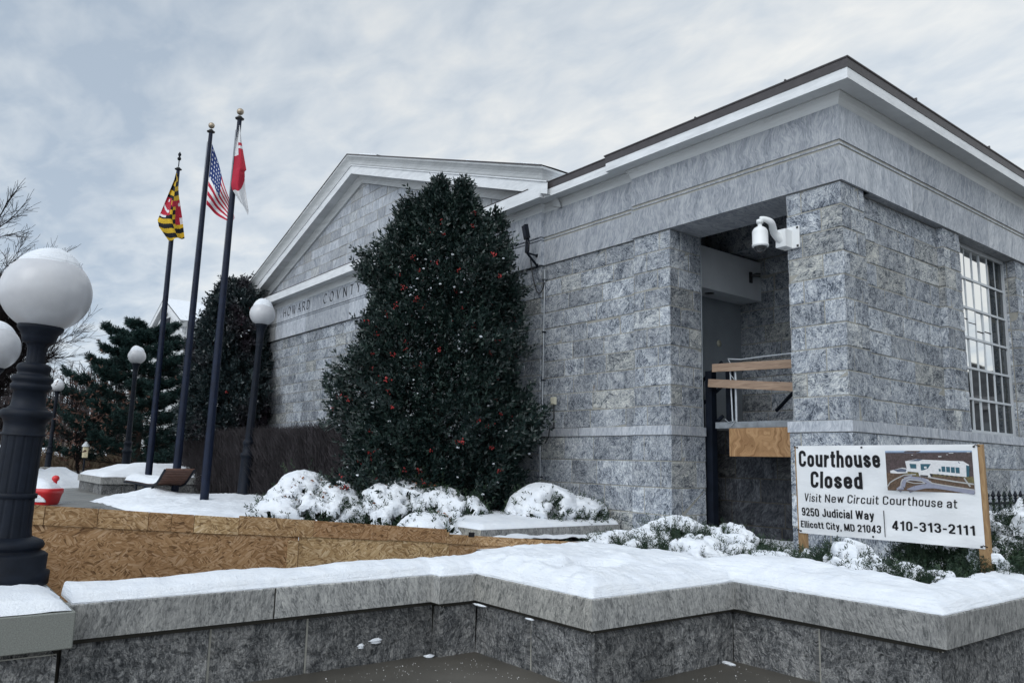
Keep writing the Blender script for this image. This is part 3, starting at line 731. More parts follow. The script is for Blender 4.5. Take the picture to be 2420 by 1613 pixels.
ashlar(bw, (0, 11.2, 0), (1, 0, 0), (0, -1, 0), -10, -5.6, [5.35, 5.68, 6.02], 0.6, 1.1, seed=55)
bw.box(-10, -5.6, 11.2, 11.9, 5.35, 6.0, (0.2, .4, .3))
bw.build('inner_stone_wall', ['stone_ashlar', 'mortar'], house)
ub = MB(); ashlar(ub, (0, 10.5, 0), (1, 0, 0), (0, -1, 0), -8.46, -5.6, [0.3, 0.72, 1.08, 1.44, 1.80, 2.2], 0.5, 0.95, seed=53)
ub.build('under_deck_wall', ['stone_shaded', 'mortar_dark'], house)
dv = MB()
dv.box(-7.3, -5.5, 12.7, 12.75, 2.2, 6.0); dv.build('entrance_door', ['glass_plain'], house)
dt = MB()
for z0, z1, x0 in ((4.86, 5.0, -7.08), (4.80, 4.86, -7.02), (4.05, 4.12, -6.86), (4.0, 4.05, -6.82)): dt.box(x0, -5.6, 12.4, 12.69, z0, z1)
dt.box(-6.75, -6.63, 12.5, 12.69, 2.3, 4.8); dt.build('door_surround', ['plaster_grey'], house)
dl = MB(); dl.lathe([(0.001, 4.576), (0.085, 4.576), (0.085, 4.585)], (-8.22, 10.75, 0), 24); dl.build('recessed_light', ['black_plastic'], house)
bs = MB()
p = at(0, -8.44, (1200+1490*.3348)/DS, (400+1228*.3348)/DS)
bs.lathe([(0.0, 0.0), (0.06, 0.0), (0.06, 0.012), (0.0, 0.012)], (0, 0, 0), 16)
bs.v = [(p.x+a[2], p.y+a[0], p.z+a[1]) for a in bs.v]; bs.build('round_plate', ['beige_plastic'], house)
# window with steel muntins
wf = MB(); WX = XC-0.215; y0, y1, z0, z1 = 12.62, 14.86, 2.215, 5.281; nc, nr = 7, 6
wf2 = []
def bar(a0, a1, b0, b1, dx0=-0.02, dx1=0.035): wf.box(WX+dx0, WX+dx1, a0, a1, b0, b1)
bar(y0, y0+0.045, z0, z1); bar(y1-0.045, y1, z0, z1); bar(y0+0.045, y1-0.045, z0, z0+0.06); bar(y0+0.045, y1-0.045, z1-0.06, z1)
ph = (z1-z0-0.12)/nr; pw = (y1-y0-0.09)/nc
for r in range(1, nr): bar(y0+0.045, y1-0.045, z0+0.06+ph*r-0.018, z0+0.06+ph*r+0.018, -0.018, 0.020)
win = wf.build('window', ['window_paint'], house)
for r in range(nr):
    for c in range(1, nc):
        yy = y0+0.045+pw*c; hw = 0.013 if c == 5 else 0.007; vb = MB()
        vb.box(WX-0.015, WX+0.012, yy-hw, yy+hw, z0+0.06+ph*r+(0.018 if r else 0), z0+0.06+ph*(r+1)-(0.018 if r < nr-1 else 0))
        vb.build('muntin', ['window_paint'], win)
g1, g2, gc = MB(), MB(), MB()
rg = random.Random(9)
for r in range(nr):
    for c in range(nc):
        a, b = y0+0.045+pw*c, y0+0.045+pw*(c+1); q0, q1 = z0+0.06+ph*r, z0+0.06+ph*(r+1); tl = rg.uniform(-.006, .006); tu = rg.uniform(-.006, .006)
        (g1 if c < 5 else g2).face([(WX, a, q0), (WX+tl, b, q0), (WX+tl+tu, b, q1), (WX+tu, a, q1)])
g1.build('pane', ['glass_film'], win); g2.build('dark_pane', ['glass_plain'], win)
for c, zf in ((1, .62), (2, .52), (3, .30), (4, .36)):
    yy = y0+0.045+pw*c; zz_ = z0+0.06+ph*3+ph*zf; gc.box(WX+0.004, WX+0.008, yy, yy+pw, zz_-0.006, zz_+0.006)
gc.build('cracked_edge', ['ink'], win)
# solid core so that no light leaks through the walls
co = MB(); co.box(-26.15, -10.9, 9.35, 29.9, 0.1, 6.4); co.box(-10.9, -10.0, 9.5, 29.9, 0.1, 6.4); co.box(-10.0, -5.3, 13.0, 29.9, 0.1, 6.4)
co.box(-10.0, -8.5, 9.3, 13.0, 0.1, 5.3); co.box(-5.6, -5.2, 9.2, 29.9, 0.1, 6.4); co.box(-10.0, -5.2, 9.2, 13.0, 6.1, 6.4)
co.build('core_wall', ['dark_void'], house)
# reveal of the landing: deck, rails and boards fixed to them
deck = thing('entrance_landing', 'raised entrance landing with bent pipe rail, two nailed boards and plywood apron', 'landing', (-6.6, 10.0, 0.4))
d = MB(); d.box(-7.48, -5.7, 9.88, 11.95, 2.19, 2.285); d.build('deck', ['deck_paint'], deck)
d = MB(); pass
for pts, r in (([(-7.12, 9.92, 2.29), (-7.12, 9.92, 3.19)], 0.020), ([(-7.19, 9.92, 2.29), (-7.22, 9.92, 3.15)], 0.014), ([(-5.72, 9.92, 2.29), (-5.72, 9.92, 3.24)], 0.02)):
    d = MB(); d.tube(pts, r, 10); d.build('rail_post', ['metal_galv'], deck)
pts = [(-7.24, 9.9, 3.255), (-7.0, 9.9, 3.225), (-6.6, 9.9, 3.235), (-6.1, 9.9, 3.24), (-5.68, 9.9, 3.243)]
d = MB(); d.tube(pts, 0.012, 8); d.build('pipe_rail', ['metal_galv'], deck); d = MB(); d.tube([(-7.24, 9.9, 3.255), (-7.16, 9.88, 3.15), (-7.20, 9.88, 3.02), (-7.12, 9.88, 2.93)], 0.006, 6)
d.tube([(-7.30, 9.88, 2.33), (-7.22, 9.86, 2.28), (-7.10, 9.86, 2.30), (-7.18, 9.86, 2.22)], 0.006, 6); d.build('tie_wire', ['metal_galv'], deck)
def board(mb, a, b, h, th, y):
    a, b = Vector(a), Vector(b); dd = (b-a); mb.obox((a+b)/2 + Vector((0, y, 0)), (dd, (0, 1, 0), dd.cross(Vector((0, 1, 0)))), (dd.length/2, th/2, h/2))
board_pts = [((-7.50, 9.88, 3.13), (-5.6, 9.88, 3.065), 0.125), ((-7.58, 9.88, 2.90), (-5.6, 9.88, 2.70), 0.125)]
for a, b, h in board_pts:
    d = MB(); board(d, a, b, h, 0.035, -0.02); d.build('wooden_board', ['wood_board'], deck)
d = MB(); d.box(-7.2, -5.71, 9.835, 9.86, 1.765, 2.185, bev=0.004)
d.build('plywood_apron', ['plywood'], deck)
stair = thing('stair_railing', 'dark metal stair railing inside the shaded entrance recess', 'railing', (-7.9, 10.3, 0.4))
d = MB(); d.box(-7.70, -7.58, 9.93, 10.05, 0.4, 3.1); d.build('post', ['metal_dark'], stair)
d = MB(); d.box(-7.44, -7.36, 10.1, 10.2, 2.3, 3.1); d.build('post', ['metal_dark'], stair)
for pts, r in ([[(-7.5, 10.1, 3.25+dz*0.9), (-8.4, 10.1, 2.62+dz*0.9)], 0.028] for dz in (0, -0.42, -0.95)):
    d = MB(); d.tube(pts, r, 6); d.build('handrail', ['metal_dark'], stair)
d = MB(); d.tube([(-7.4, 11.4, 2.55), (-6.6, 11.4, 3.25)], 0.03, 6); d.build('handrail', ['metal_dark'], stair)
d = MB(); d.tube([(-8.3, 9.95, 1.05), (-6.9, 9.95, 0.35)], 0.04, 6); d.build('handrail', ['metal_dark'], stair)
for i in range(7):
    d = MB(); x = -8.35+i*0.12; d.tube([(x, 10.1, 1.6), (x, 10.1, 2.65+i*0.085)], 0.010, 5); d.build('baluster', ['metal_dark'], stair)

# ================================================================ FIXTURES ON THE WALLS
# dome camera
cam_c = at(1, YA-0.55, 1746, 545)
sc_ = thing('security_camera', 'white dome security camera on a curved arm at the entrance pier', 'security camera', (-5.45, YA, 4.78))
mpos = at(1, YA-0.02, 1818, 547)
mx, mz = mpos.x, mpos.z
d = MB(); d.box(mx-0.12, mx+0.12, YA-0.035, YA-0.004, mz-0.15, mz+0.15, bev=0.006)
for sx in (-0.1, 0.1):
    for sz_ in (-0.13, 0.13):
        pass
d.build('mount_plate', ['white_plastic'], sc_)
for sx in (-0.098, 0.098):
    for sz_ in (-0.125, 0.125):
        d = MB(); d.obox((mx+sx, YA-0.038, mz+sz_), ((1,0,0),(0,1,0),(0,0,1)), (0.014, 0.004, 0.014)); d.build('screw', ['black_plastic'], sc_)
hx_, hz_ = cam_c.x, cam_c.z
d = MB()
d.obox((mx-0.06, YA-0.11, mz-0.02), ((1,0,0),(0,1,0),(0,0,1)), (0.075, 0.075, 0.12))
pth = [(mx-0.07, YA-0.15, mz-0.04), (mx-0.12, YA-0.26, mz+0.05), (hx_+0.10, YA-0.42, mz+0.15), (hx_+0.03, YA-0.52, mz+0.185), (hx_, YA-0.55, mz+0.18)]
pp = []
for i in range(len(pth)-1):
    for k in range(4): pp.append(Vector(pth[i]).lerp(Vector(pth[i+1]), k/4))
pp.append(Vector(pth[-1]))
for _ in range(3): pp = [pp[0]] + [(pp[i-1]+pp[i]*2+pp[i+1])/4 for i in range(1, len(pp)-1)] + [pp[-1]]
d.tube(pp, [0.058-0.026*i/(len(pp)-1) for i in range(len(pp))], 12)
d.build('arm', ['white_plastic'], sc_)
d = MB(); hz0 = hz_
d.lathe([(0.0, 0.235), (0.045, 0.235), (0.045, 0.19), (0.028, 0.185), (0.028, 0.15), (0.043, 0.142), (0.078, 0.118), (0.098, 0.085), (0.101, 0.06), (0.101, -0.09), (0.107, -0.095), (0.107, -0.125), (0.09, -0.13), (0.0, -0.13)], (hx_, YA-0.55, hz0), 28)
d.build('housing', ['white_plastic'], sc_)
d = MB(); d.lathe([(0.087, -0.125)] + [(0.080*math.cos(R_(a)), -0.135-0.08*math.sin(R_(a))) for a in range(0, 91, 10)], (hx_, YA-0.55, hz0), 24)
d.build('dome', ['smoke_dome'], sc_)
# floodlight on the corner of the gabled wing
fp_ = at(1, YA-0.03, 1232, 566); fx, fz = fp_.x, fp_.z
flood = thing('floodlight', 'black floodlight on a small bracket beside the tall holly', 'floodlight', (fx, YA-0.03, fz))
hp = at(1, YA-0.32, 1208, 533)
d = MB(); d.obox(hp, ((1, -0.35, 0), (0.35, 1, 0.25), (0, -.25, 1)), (0.085, 0.035, 0.13)); d.build('lamp_head', ['metal_dark'], flood)
d = MB(); d.obox(hp+Vector((0, -.037, 0.01)), ((1, -0.35, 0), (0.35, 1, 0.25), (0, -.25, 1)), (0.068, 0.006, 0.10)); d.build('lens', ['metal_navy'], flood)
lo = Vector((hp.x+0.02, hp.y+0.02, hp.z-0.40))
d = MB(); d.tube([hp+Vector((0.02, 0.03, -.1)), hp+Vector((0.02, 0.03, -.2)), lo], [0.03, 0.042, 0.042], 10)
d.tube([lo, (fx+0.02, YA-0.035, lo.z+0.0)], 0.018, 8); d.tube([lo, (fx+0.04, YA-0.035, lo.z-0.2)], 0.022, 8)
d.obox((fx+0.02, YA-0.036, lo.z), ((1,0,0),(0,1,0),(0,0,1)), (0.03, 0.006, 0.03)); d.obox((fx+0.04, YA-0.036, lo.z-0.2), ((1,0,0),(0,1,0),(0,0,1)), (0.03, 0.006, 0.035))
d.build('bracket', ['metal_dark'], flood)
cb0 = at(1, YA-0.05, 1218, 590); cb1 = at(1, YR-0.05, 1251, 648)
d = MB(); pth = []
for i in range(15):
    q = i/14; pth.append(Vector(cb0).lerp(Vector(cb1), q) + Vector((0, 0, -0.42*math.sin(math.pi*q)**0.8 if 0 < q < 1 else 0)))
d.tube(pth, 0.010, 6)
lp_ = [hp+Vector((0.05+0.05*math.sin(t), 0.0, -0.28+0.09*math.cos(t))) for t in [k*0.5 for k in range(8)]]; d.tube(lp_, 0.007, 5)
d.build('cable', ['black_plastic'], flood)
# conduit
cx_ = at(1, YR-0.03, 1250, 700).x
cond = thing('conduit_pipe', 'thin grey electrical conduit running down the stone wall beside the holly', 'conduit', (cx_, YR-0.03, 0.6))
zt = at(1, YR-0.03, 1251, 640).z
d = MB(); d.tube([(cx_, YR-0.03, 0.55), (cx_, YR-0.075, 2.0), (cx_, YR-0.075, 2.3), (cx_, YR-0.03, 2.42), (cx_, YR-0.03, zt)], 0.013, 8); d.build('pipe', ['metal_galv'], cond)
d = MB(); d.box(cx_-0.045, cx_+0.045, YR-0.07, YR-0.005, zt-0.02, zt+0.17, bev=0.008); d.build('junction_box', ['metal_grey'], cond)
for z in (1.35, 3.1, 4.0):
    d = MB(); d.box(cx_-0.03, cx_+0.03, YR-0.062 if z < 2 else YR-0.045, YR-0.0, z-0.012, z+0.012); d.build('clamp', ['metal_dark'], cond)
op = at(1, YR-0.03, 1272, 921)
ob_ = thing('outlet_box', 'small beige weatherproof outlet box on the stone wall above the ledge', 'outlet box', tuple(op))
d = MB(); d.box(op.x-0.07, op.x+0.055, YR-0.055, YR-0.004, op.z-0.065, op.z+0.075, bev=0.006); d.build('box_body', ['beige_plastic'], ob_)
d = MB(); d.box(op.x-0.055, op.x-0.012, YR-0.07, YR-0.055, op.z-0.05, op.z+0.055, bev=0.004); d.box(op.x-0.002, op.x+0.045, YR-0.07, YR-0.055, op.z-0.05, op.z+0.055, bev=0.004); d.build('cover', ['beige_plastic'], ob_)
d = MB(); d.tube([(op.x, YR-0.03, op.z-0.06), (op.x, YR-0.02, op.z-0.5), (op.x-0.03, YR-0.08, 2.3), (op.x-0.06, YR-0.09, 2.06), (op.x-0.2, YR-0.05, 1.95)], 0.012, 6); d.build('wire', ['black_plastic'], ob_)
bp = at(0, -7.99, (1200+1712*.3348)/DS, (400+765*.3348)/DS)
sm = thing('bracket_camera', 'tiny black camera on the pale boxed ceiling inside the entrance', 'security camera', tuple(bp))
d = MB(); d.box(bp.x-0.0, bp.x+0.03, bp.y-0.04, bp.y+0.03, bp.z-0.10, bp.z+0.10, bev=0.004); d.build('bracket_plate', ['black_plastic'], sm)
d = MB(); d.tube([(bp.x+0.03, bp.y, bp.z+0.03), (bp.x+0.10, bp.y+0.04, bp.z+0.04), (bp.x+0.16, bp.y+0.08, bp.z+0.03)], [0.025, 0.04, 0.04], 8); d.build('camera_body', ['black_plastic'], sm)

# ================================================================ LAMP POSTS
def lamp_post(name, label, loc, kind, group, seed, tilt=(0, 0)):
    t = thing(name, label, 'lamp post', loc, group); t.rotation_euler = (tilt[0], tilt[1], 0)
    flt = lambda th, z: -0.05*max(0, math.cos(th*14))**6
    if kind == 'short':
        # local units: metres above the pedestal
        body = [(0.0, 0), (0.315, 0), (0.315, 0.085), (0.285, 0.10), (0.285, 0.21), (0.265, 0.225), (0.235, 0.235), (0.235, 0.25), (0.25, 0.265), (0.255, 0.285), (0.24, 0.31), (0.205, 0.325), (0.165, 0.34)]
        d = MB(); d.lathe(body, n=48); d.build('base', ['metal_dark'], t, True)
        d = MB(); d.lathe([(0.162, 0.335), (0.152, 0.40), (0.146, 0.55), (0.142, 0.62)], n=112, flute=flt); d.lathe([(0.142, 0.62), (0.156, 0.622), (0.156, 0.655), (0.140, 0.66)], n=48); d.lathe([(0.140, 0.66), (0.134, 1.0), (0.138, 1.10)], n=112, flute=flt); d.build('shaft', ['metal_dark'], t, True)
        d = MB(); d.lathe([(0.150, 1.085), (0.150, 1.10), (0.138, 1.105), (0.14, 1.17), (0.152, 1.20), (0.17, 1.215), (0.178, 1.24), (0.172, 1.268), (0.155, 1.28), (0.135, 1.285), (0.135, 1.292), (0.120, 1.30), (0.113, 1.35), (0.113, 1.42),
             (0.128, 1.425), (0.140, 1.445), (0.140, 1.465), (0.128, 1.48), (0.124, 1.483), (0.138, 1.495), (0.143, 1.51), (0.138, 1.53), (0.122, 1.54), (0.106, 1.545), (0.106, 1.56), (0.108, 1.57), (0.116, 1.585), (0.116, 1.61), (0.106, 1.625), (0.09, 1.635), (0.07, 1.637)], n=48)
        d.build('collar', ['metal_dark'], t, True)
        d = MB(); d.lathe([(0.068, 1.63), (0.064, 1.68), (0.068, 1.76), (0.085, 1.785)], n=72, flute=lambda th, z: -0.05*max(0, math.cos(th*12))**4)
        d.lathe([(0.085, 1.785), (0.112, 1.80), (0.118, 1.835), (0.128, 1.865), (0.146, 1.885), (0.158, 1.905), (0.158, 1.925), (0.12, 1.93)], n=48); d.build('globe_holder', ['metal_dark'], t, True)
        gz, gr = 2.195, 0.318
    else:
        d = MB(); d.lathe([(0.0, 0), (0.21, 0), (0.21, 0.10), (0.185, 0.13), (0.175, 0.20), (0.155, 0.24), (0.15, 1.05), (0.155, 1.10), (0.175, 1.13), (0.18, 1.17), (0.165, 1.21), (0.13, 1.23), (0.125, 1.40), (0.14, 1.43), (0.145, 1.47), (0.135, 1.51), (0.10, 1.54)], n=24, flute=None); d.build('base', ['metal_dark'], t, True)
        d = MB(); d.lathe([(0.105, 1.52), (0.092, 2.4), (0.080, 3.85), (0.088, 3.90), (0.092, 3.94), (0.085, 3.97)], n=40, flute=lambda th, z: -0.05*max(0, math.cos(th*10))**4); d.build('shaft', ['metal_dark'], t, True)
        d = MB(); d.lathe([(0.08, 3.96), (0.10, 4.05), (0.085, 4.10), (0.10, 4.25), (0.12, 4.38), (0.15, 4.43), (0.16, 4.47), (0.11, 4.475)], n=24); d.build('globe_holder', ['metal_dark'], t, True)
        gz, gr = 4.745, 0.318
    d = MB(); pr = []
    for i in range(33):
        a = -math.pi/2 + 0.50 + (math.pi-0.50)*i/32
        pr.append((max(0.0005, gr*math.cos(a)), gz + gr*0.965*math.sin(a)))
    d.lathe(pr, n=56); d.build('globe', ['globe_white'], t, True)
    # snow sitting on the globe
    d = MB(); rows = []; rg = random.Random(seed)
    capa = R_(46) if kind == 'short' else R_(52); top = 0.035 if kind == 'short' else 0.085
    for i in range(15):
        q = i/14; row = []
        for k in range(40):
            th = 2*math.pi*k/40; wob = 1+0.16*mnoise.noise(Vector((math.cos(th)*1.3, math.sin(th)*1.3, seed)))
            a = math.pi/2 - capa*q*wob
            ex = top*(1-q**2.2)*(1+0.5*mnoise.noise(Vector((math.cos(th)*2*q, math.sin(th)*2*q, seed+3.3)))) + 0.012*(1-q) + 0.004
            if i == 14: ex = -0.004
            row.append((gr*math.cos(a)*(1+ex*0.4), gr*math.sin(a)*0, 0) if False else ((gr+ex*0.25)*math.cos(a)*math.cos(th), (gr+ex*0.25)*math.cos(a)*math.sin(th), gz+gr*0.965*math.sin(a)+ex))
        rows.append(row)
    d.grid(rows, True); d.build('snow_cap', ['snow'], t, True)
    return t
LBX, LBY = -6.62, 0.45
zb = 0.69
near_base = at(2, zb, -2, 1338)
t = lamp_post('lamp_post', 'large nearest black lamp post with white globe standing on the granite pedestal', tuple(near_base), 'short', 'globe lamp posts', 1, (0, 0))
# the nearest post leans slightly; find the axis from its globe
gl = at(1, near_base.y + 0.0, 107, 672)
axis = Vector((gl.x-near_base.x, gl.y-near_base.y, gl.z-near_base.z))
gl2 = None
fw = Vector((_f.x, _f.y, 0)).normalized(); rt = Vector((_r2.x, _r2.y, 0)).normalized()
# intersect the globe ray with the vertical plane across the view through the base
den = _r2*((107*DS-1210)/FPX) - _u2*((672*DS-806.5)/FPX) + _f
tt = (near_base - Vector((0, 0, EYE))).dot(fw)/den.dot(fw); gl = Vector((0, 0, EYE)) + den*tt
axis = (gl - near_base); hgt = axis.length; axis.normalize()
t.rotation_euler = Vector((0, 0, 1)).rotation_difference(axis).to_euler(); t.scale = (hgt/2.195,)*3
for nm, lab, x, y, s, sd in (('lamp_post', 'tall black globe lamp post rising in front of the gabled wing corner', 557, 1154, 1.0, 2), ('lamp_post', 'black globe lamp post standing before the spreading pine', 285, 1108, 1.0, 3), ('lamp_post', 'most distant globe lamp post, between the near post and the pine', 107, 1089, 1.0, 4)):
    b = at(2, 0.36, x, y); tgt = {2: (603, 721), 3: (314.5, 818), 4: (133, 886)}[sd]
    den = _r2*((tgt[0]*DS-1210)/FPX) - _u2*((tgt[1]*DS-806.5)/FPX) + _f
    tt = (b - Vector((0, 0, EYE))).dot(fw)/den.dot(fw); g = Vector((0, 0, EYE)) + den*tt
    lampo = lamp_post(nm, lab, tuple(b), 'tall', 'globe lamp posts', sd); ax_ = g-b; lampo.scale = (ax_.length/4.745,)*3
    lampo.rotation_euler = Vector((0, 0, 1)).rotation_difference(ax_.normalized()).to_euler()
# second pedestal lamp, mostly out of the frame on the left
den = _r2*((-17*DS-1210)/FPX) - _u2*((797*DS-806.5)/FPX) + _f
g = Vector((0, 0, EYE)) + den*10.0
lamp_post('lamp_post', 'globe lamp post cut off by the left edge of the photo', (g.x, g.y, g.z-2.195), 'short', 'globe lamp posts', 5)
far_ped = MB(); far_ped.box(g.x-0.45, g.x+0.45, g.y-0.45, g.y+0.45, 0, g.z-2.19, bev=0.02)
tag(far_ped.build('lamp_pedestal', ['granite_cast'], None), 'stone pedestal under the cut-off lamp post at the left', 'pedestal')
# tape and bracket left on the near post
# ================================================================ FLAGPOLES AND FLAGS
def flagpole(label, base, top, fin, gname):
    t = thing('flagpole', label, 'flagpole', tuple(base), gname)
    L = (top-base).length; ax_ = (top-base).normalized(); t.rotation_euler = Vector((0, 0, 1)).rotation_difference(ax_).to_euler()
    d = MB(); d.lathe([(0.0, -0.3), (0.096, -0.3), (0.096, 0.4), (0.086, L*0.35), (0.064, L*0.8), (0.052, L-0.02)], n=24, flute=None); d.tube([(0.10, -0.02, 0.6), (0.066, -0.02, L-0.3)], 0.005, 4); d.tube([(-0.03, -0.096, 0.6), (-0.02, -0.064, L-0.3)], 0.005, 4)
    d.build('pole', ['metal_navy'], t, True)
    d = MB(); d.lathe([(0.04, L-0.05), (0.06, L-0.03), (0.105, L-0.01), (0.11, L+0.01), (0.07, L+0.03), (0.055, L+0.06), (0.0, L+0.07)], n=20); d.build('truck', ['black_plastic'], t, True)
    if fin == 'ball':
        d = MB(); d.tube([(0, 0, L+0.06), (0, 0, L+0.14)], 0.010, 6); d.lathe([(0.001, L+0.09)] + [(0.085*math.cos(R_(a)), L+0.185+0.085*math.sin(R_(a))) for a in range(-80, 91, 10)], n=24); d.build('ball_finial', ['gold_ball'], t, True)
    else:
        d = MB(); d.tube([(0, 0, L+0.09), (0, 0, L+0.30)], 0.016, 6); d.lathe([(0.0, L+0.28), (0.05, L+0.32), (0.06, L+0.37), (0.02, L+0.42), (0.045, L+0.47), (0.05, L+0.51), (0.0, L+0.60)], n=10)
        d.obox((0, 0, L+0.36), ((1, 0, 0), (0, 1, 0), (0, 0, 1)), (0.09, 0.02, 0.03)); d.build('cross_finial', ['metal_dark'], t, True)
    return t
FP = []
for i, (bx, by, tx, ty, fin, lab) in enumerate(((337, 1135, 409.5, 389, 'cross', 'shortest-looking left flagpole topped by a small cross finial'), (399, 1152, 484.5, 303, 'ball', 'middle flagpole with gold ball top carrying the striped flag'), (467, 1168, 550.5, 273, 'ball', 'right flagpole with gold ball top carrying the red and white flag'))):
    b = at(2, 0.38, bx, by)
    den = _r2*((tx*DS-1210)/FPX) - _u2*((ty*DS-806.5)/FPX) + _f
    tt = (b - Vector((0, 0, EYE))).dot(fw)/den.dot(fw); tp = Vector((0, 0, EYE)) + den*tt
    flagpole(lab, b, tp, fin, 'flagpoles in the snowy bed'); FP.append((b, tp))
def flat(name, col, rough=0.75):
    m = NT(name, rough, 0.15); p = m.pos(); f = m.noise(p, 3, 3)
    m.base(m.ramp(f, [(0.3, tuple(c*0.85 for c in col)), (0.7, col)])); return m
for nm, c in (('cloth_red', (0.42, 0.025, 0.05)), ('cloth_white', (0.72, 0.73, 0.75)), ('cloth_blue', (0.02, 0.04, 0.15)), ('cloth_black', (0.012, 0.013, 0.018)), ('cloth_gold', (0.62, 0.40, 0.03)), ('cloth_bright_red', (0.55, 0.04, 0.065))): flat(nm, c)
def flag(label, pole, outline, colour, mats, ripple, ns=64, nt=48, dep=0.14, off=-0.12):
    'outline(s,t) gives photo pixel; the cloth hangs in the plane across the view through its pole'
    b, tp = pole
    rows, C = [], Vector((0, 0, EYE))
    ref = (b - C).dot(fw)
    for i in range(ns+1):
        row = []
        for j in range(nt+1):
            s, q = i/ns, j/nt; x, y = outline(s, q); dd = ref + off + dep*ripple(s, q)
            den = _r2*((x*DS-1210)/FPX) - _u2*((y*DS-806.5)/FPX) + _f
            row.append(C + den*(dd/den.dot(fw)))
        rows.append(row)
    d = MB(); d.grid(rows, False, mif=lambda i, j: colour((i+.5)/ns, (j+.5)/nt))
    o = d.build('flag', mats, None)
    return tag(o, label, 'flag', 'flags on the three poles')
def lerp(a, b, t): return a+(b-a)*t
def quad(P, s, t): 
    (ax, ay), (bx, by), (cx, cy), (dx, dy) = P      # s0t0, s0t1, s1t1, s1t0
    return lerp(lerp(ax, dx, s), lerp(bx, cx, s), t), lerp(lerp(ay, dy, s), lerp(by, cy, s), t)
# striped flag: s along the fly, t down the hoist
def usline(s, t):
    hx0, hy0, hx1, hy1 = 487, 330, 474, 470
    x0, y0 = lerp(hx0, hx1, t), lerp(hy0, hy1, t)
    fx0, fy0, fx1, fy1 = 539, 500, 534, 510
    q = s**0.92
    x1, y1 = lerp(fx0, fx1, t), lerp(fy0, fy1, t)
    x, y = lerp(x0, x1, q), lerp(y0, y1, q)
    x += 3.2*math.sin(s*9+t*2)*(1-s)*s*2; y += 10*math.sin(math.pi*s)*(t-.2)
    return x, y
STARS = [(0.045+0.075*c, 0.045+0.078*r+(0.039 if c % 2 else 0)) for r in range(7) for c in range(5)]
def uscol(s, t):
    if s < 0.42 and t < 7/13:
        for a, b in STARS:
            if (s-a)**2*1.2 + (t-b)**2*0.9 < 0.00026: return 1
        return 2
    return 0 if int(t*13) % 2 == 0 else 1
flag('blue starred flag with red and white stripes drooping from the middle pole', FP[1], usline, uscol, ['cloth_red', 'cloth_white', 'cloth_blue'], lambda s, t: math.sin(s*8+t*5)*0.9, 120, 117)
# black and gold quartered flag: s downwards, t left to right
def mdline(s, t):
    lx = [(0, 404), (.10, 400), (.70, 362), (.80, 365), (1, 386)]; rx = [(0, 408), (.35, 411), (.7, 419), (1, 424)]
    def itp(T, v):
        for (a, x), (b, y) in zip(T, T[1:]):
            if v <= b: return lerp(x, y, (v-a)/(b-a))
        return T[-1][1]
    L, Rr = itp(lx, s), itp(rx, s); y = lerp(398, lerp(551, 546, t), s) - 3*math.sin(math.pi*t)*0 + 6*math.sin(t*9)*s*0.4
    return lerp(L, Rr, t), y
def mdcol(s, t):
    fold = 0.58
    v = s + (0.10*(fold-t) if t < fold else 0.06*(t-fold))*1.0
    zone = (0.40 < v < 0.66 and t < 0.46) or (0.45 < v < 0.80 and t > 0.74-0.15*(v-.45)) or (.43 < v < .52 and t > .5)
    if zone:
        if t < 0.46:
            if (v-0.44)**2*2.2+(t-0.26)**2*0.5 < 0.0012: return 2
            if (v-0.60)**2*2.2+(t-0.36)**2*0.5 < 0.0012 or abs((v-0.57)-(t-0.2)*0.25) < 0.018 and t < .36: return 2
        else:
            if (v-0.5)**2*2+(t-0.93)**2*0.5 < 0.0016: return 2
            if v > 0.70 and t > .88: return 2
        return 3
    k = int(v*14.0)
    if 0.66 <= v < 0.69 and t < .3: return 2
    b = k % 2 == (1 if t < fold else 0)
    return 0 if b else 1
flag('black and gold chequered flag with red crosses drooping from the left pole', FP[0], mdline, mdcol, ['cloth_black', 'cloth_gold', 'cloth_white', 'cloth_red'], lambda s, t: math.sin(t*7+s*2)*1.0, 140, 70, 0.16, -0.16)
def hcline(s, t):
    L = [(0, 549), (.18, 541), (.42, 537), (.68, 531), (.74, 533), (.80, 540), (.9, 552), (1, 568)]; Rr = [(0, 551), (.22, 556), (.50, 566), (.52, 562), (.7, 563), (.85, 567), (1, 571)]
    def itp(T, v):
        for (a, x), (b, y) in zip(T, T[1:]):
            if v <= b: return lerp(x, y, (v-a)/(b-a))
        return T[-1][1]
    return lerp(itp(L, s), itp(Rr, s), t), lerp(288, 489, s) + 5*math.sin(t*6+s*5)*s
def hccol(s, t):
    if t < 0.42: return 1 if s < 0.34 else (0 if s < 0.76 else 1)
    if s < 0.20: return 1
    if 0.235 < s < 0.265 and t > .4: return 1
    if s < 0.55+0.25*(1-t)**0.4: return 2 if t > .62 and s < .54 else 0
    return 1
flag('white flag with a broad red middle drooping from the right pole', FP[2], hcline, hccol, ['cloth_red', 'cloth_white', 'cloth_bright_red'], lambda s, t: math.sin(t*6+s*3)*0.8, 90, 40, 0.12, -0.16)

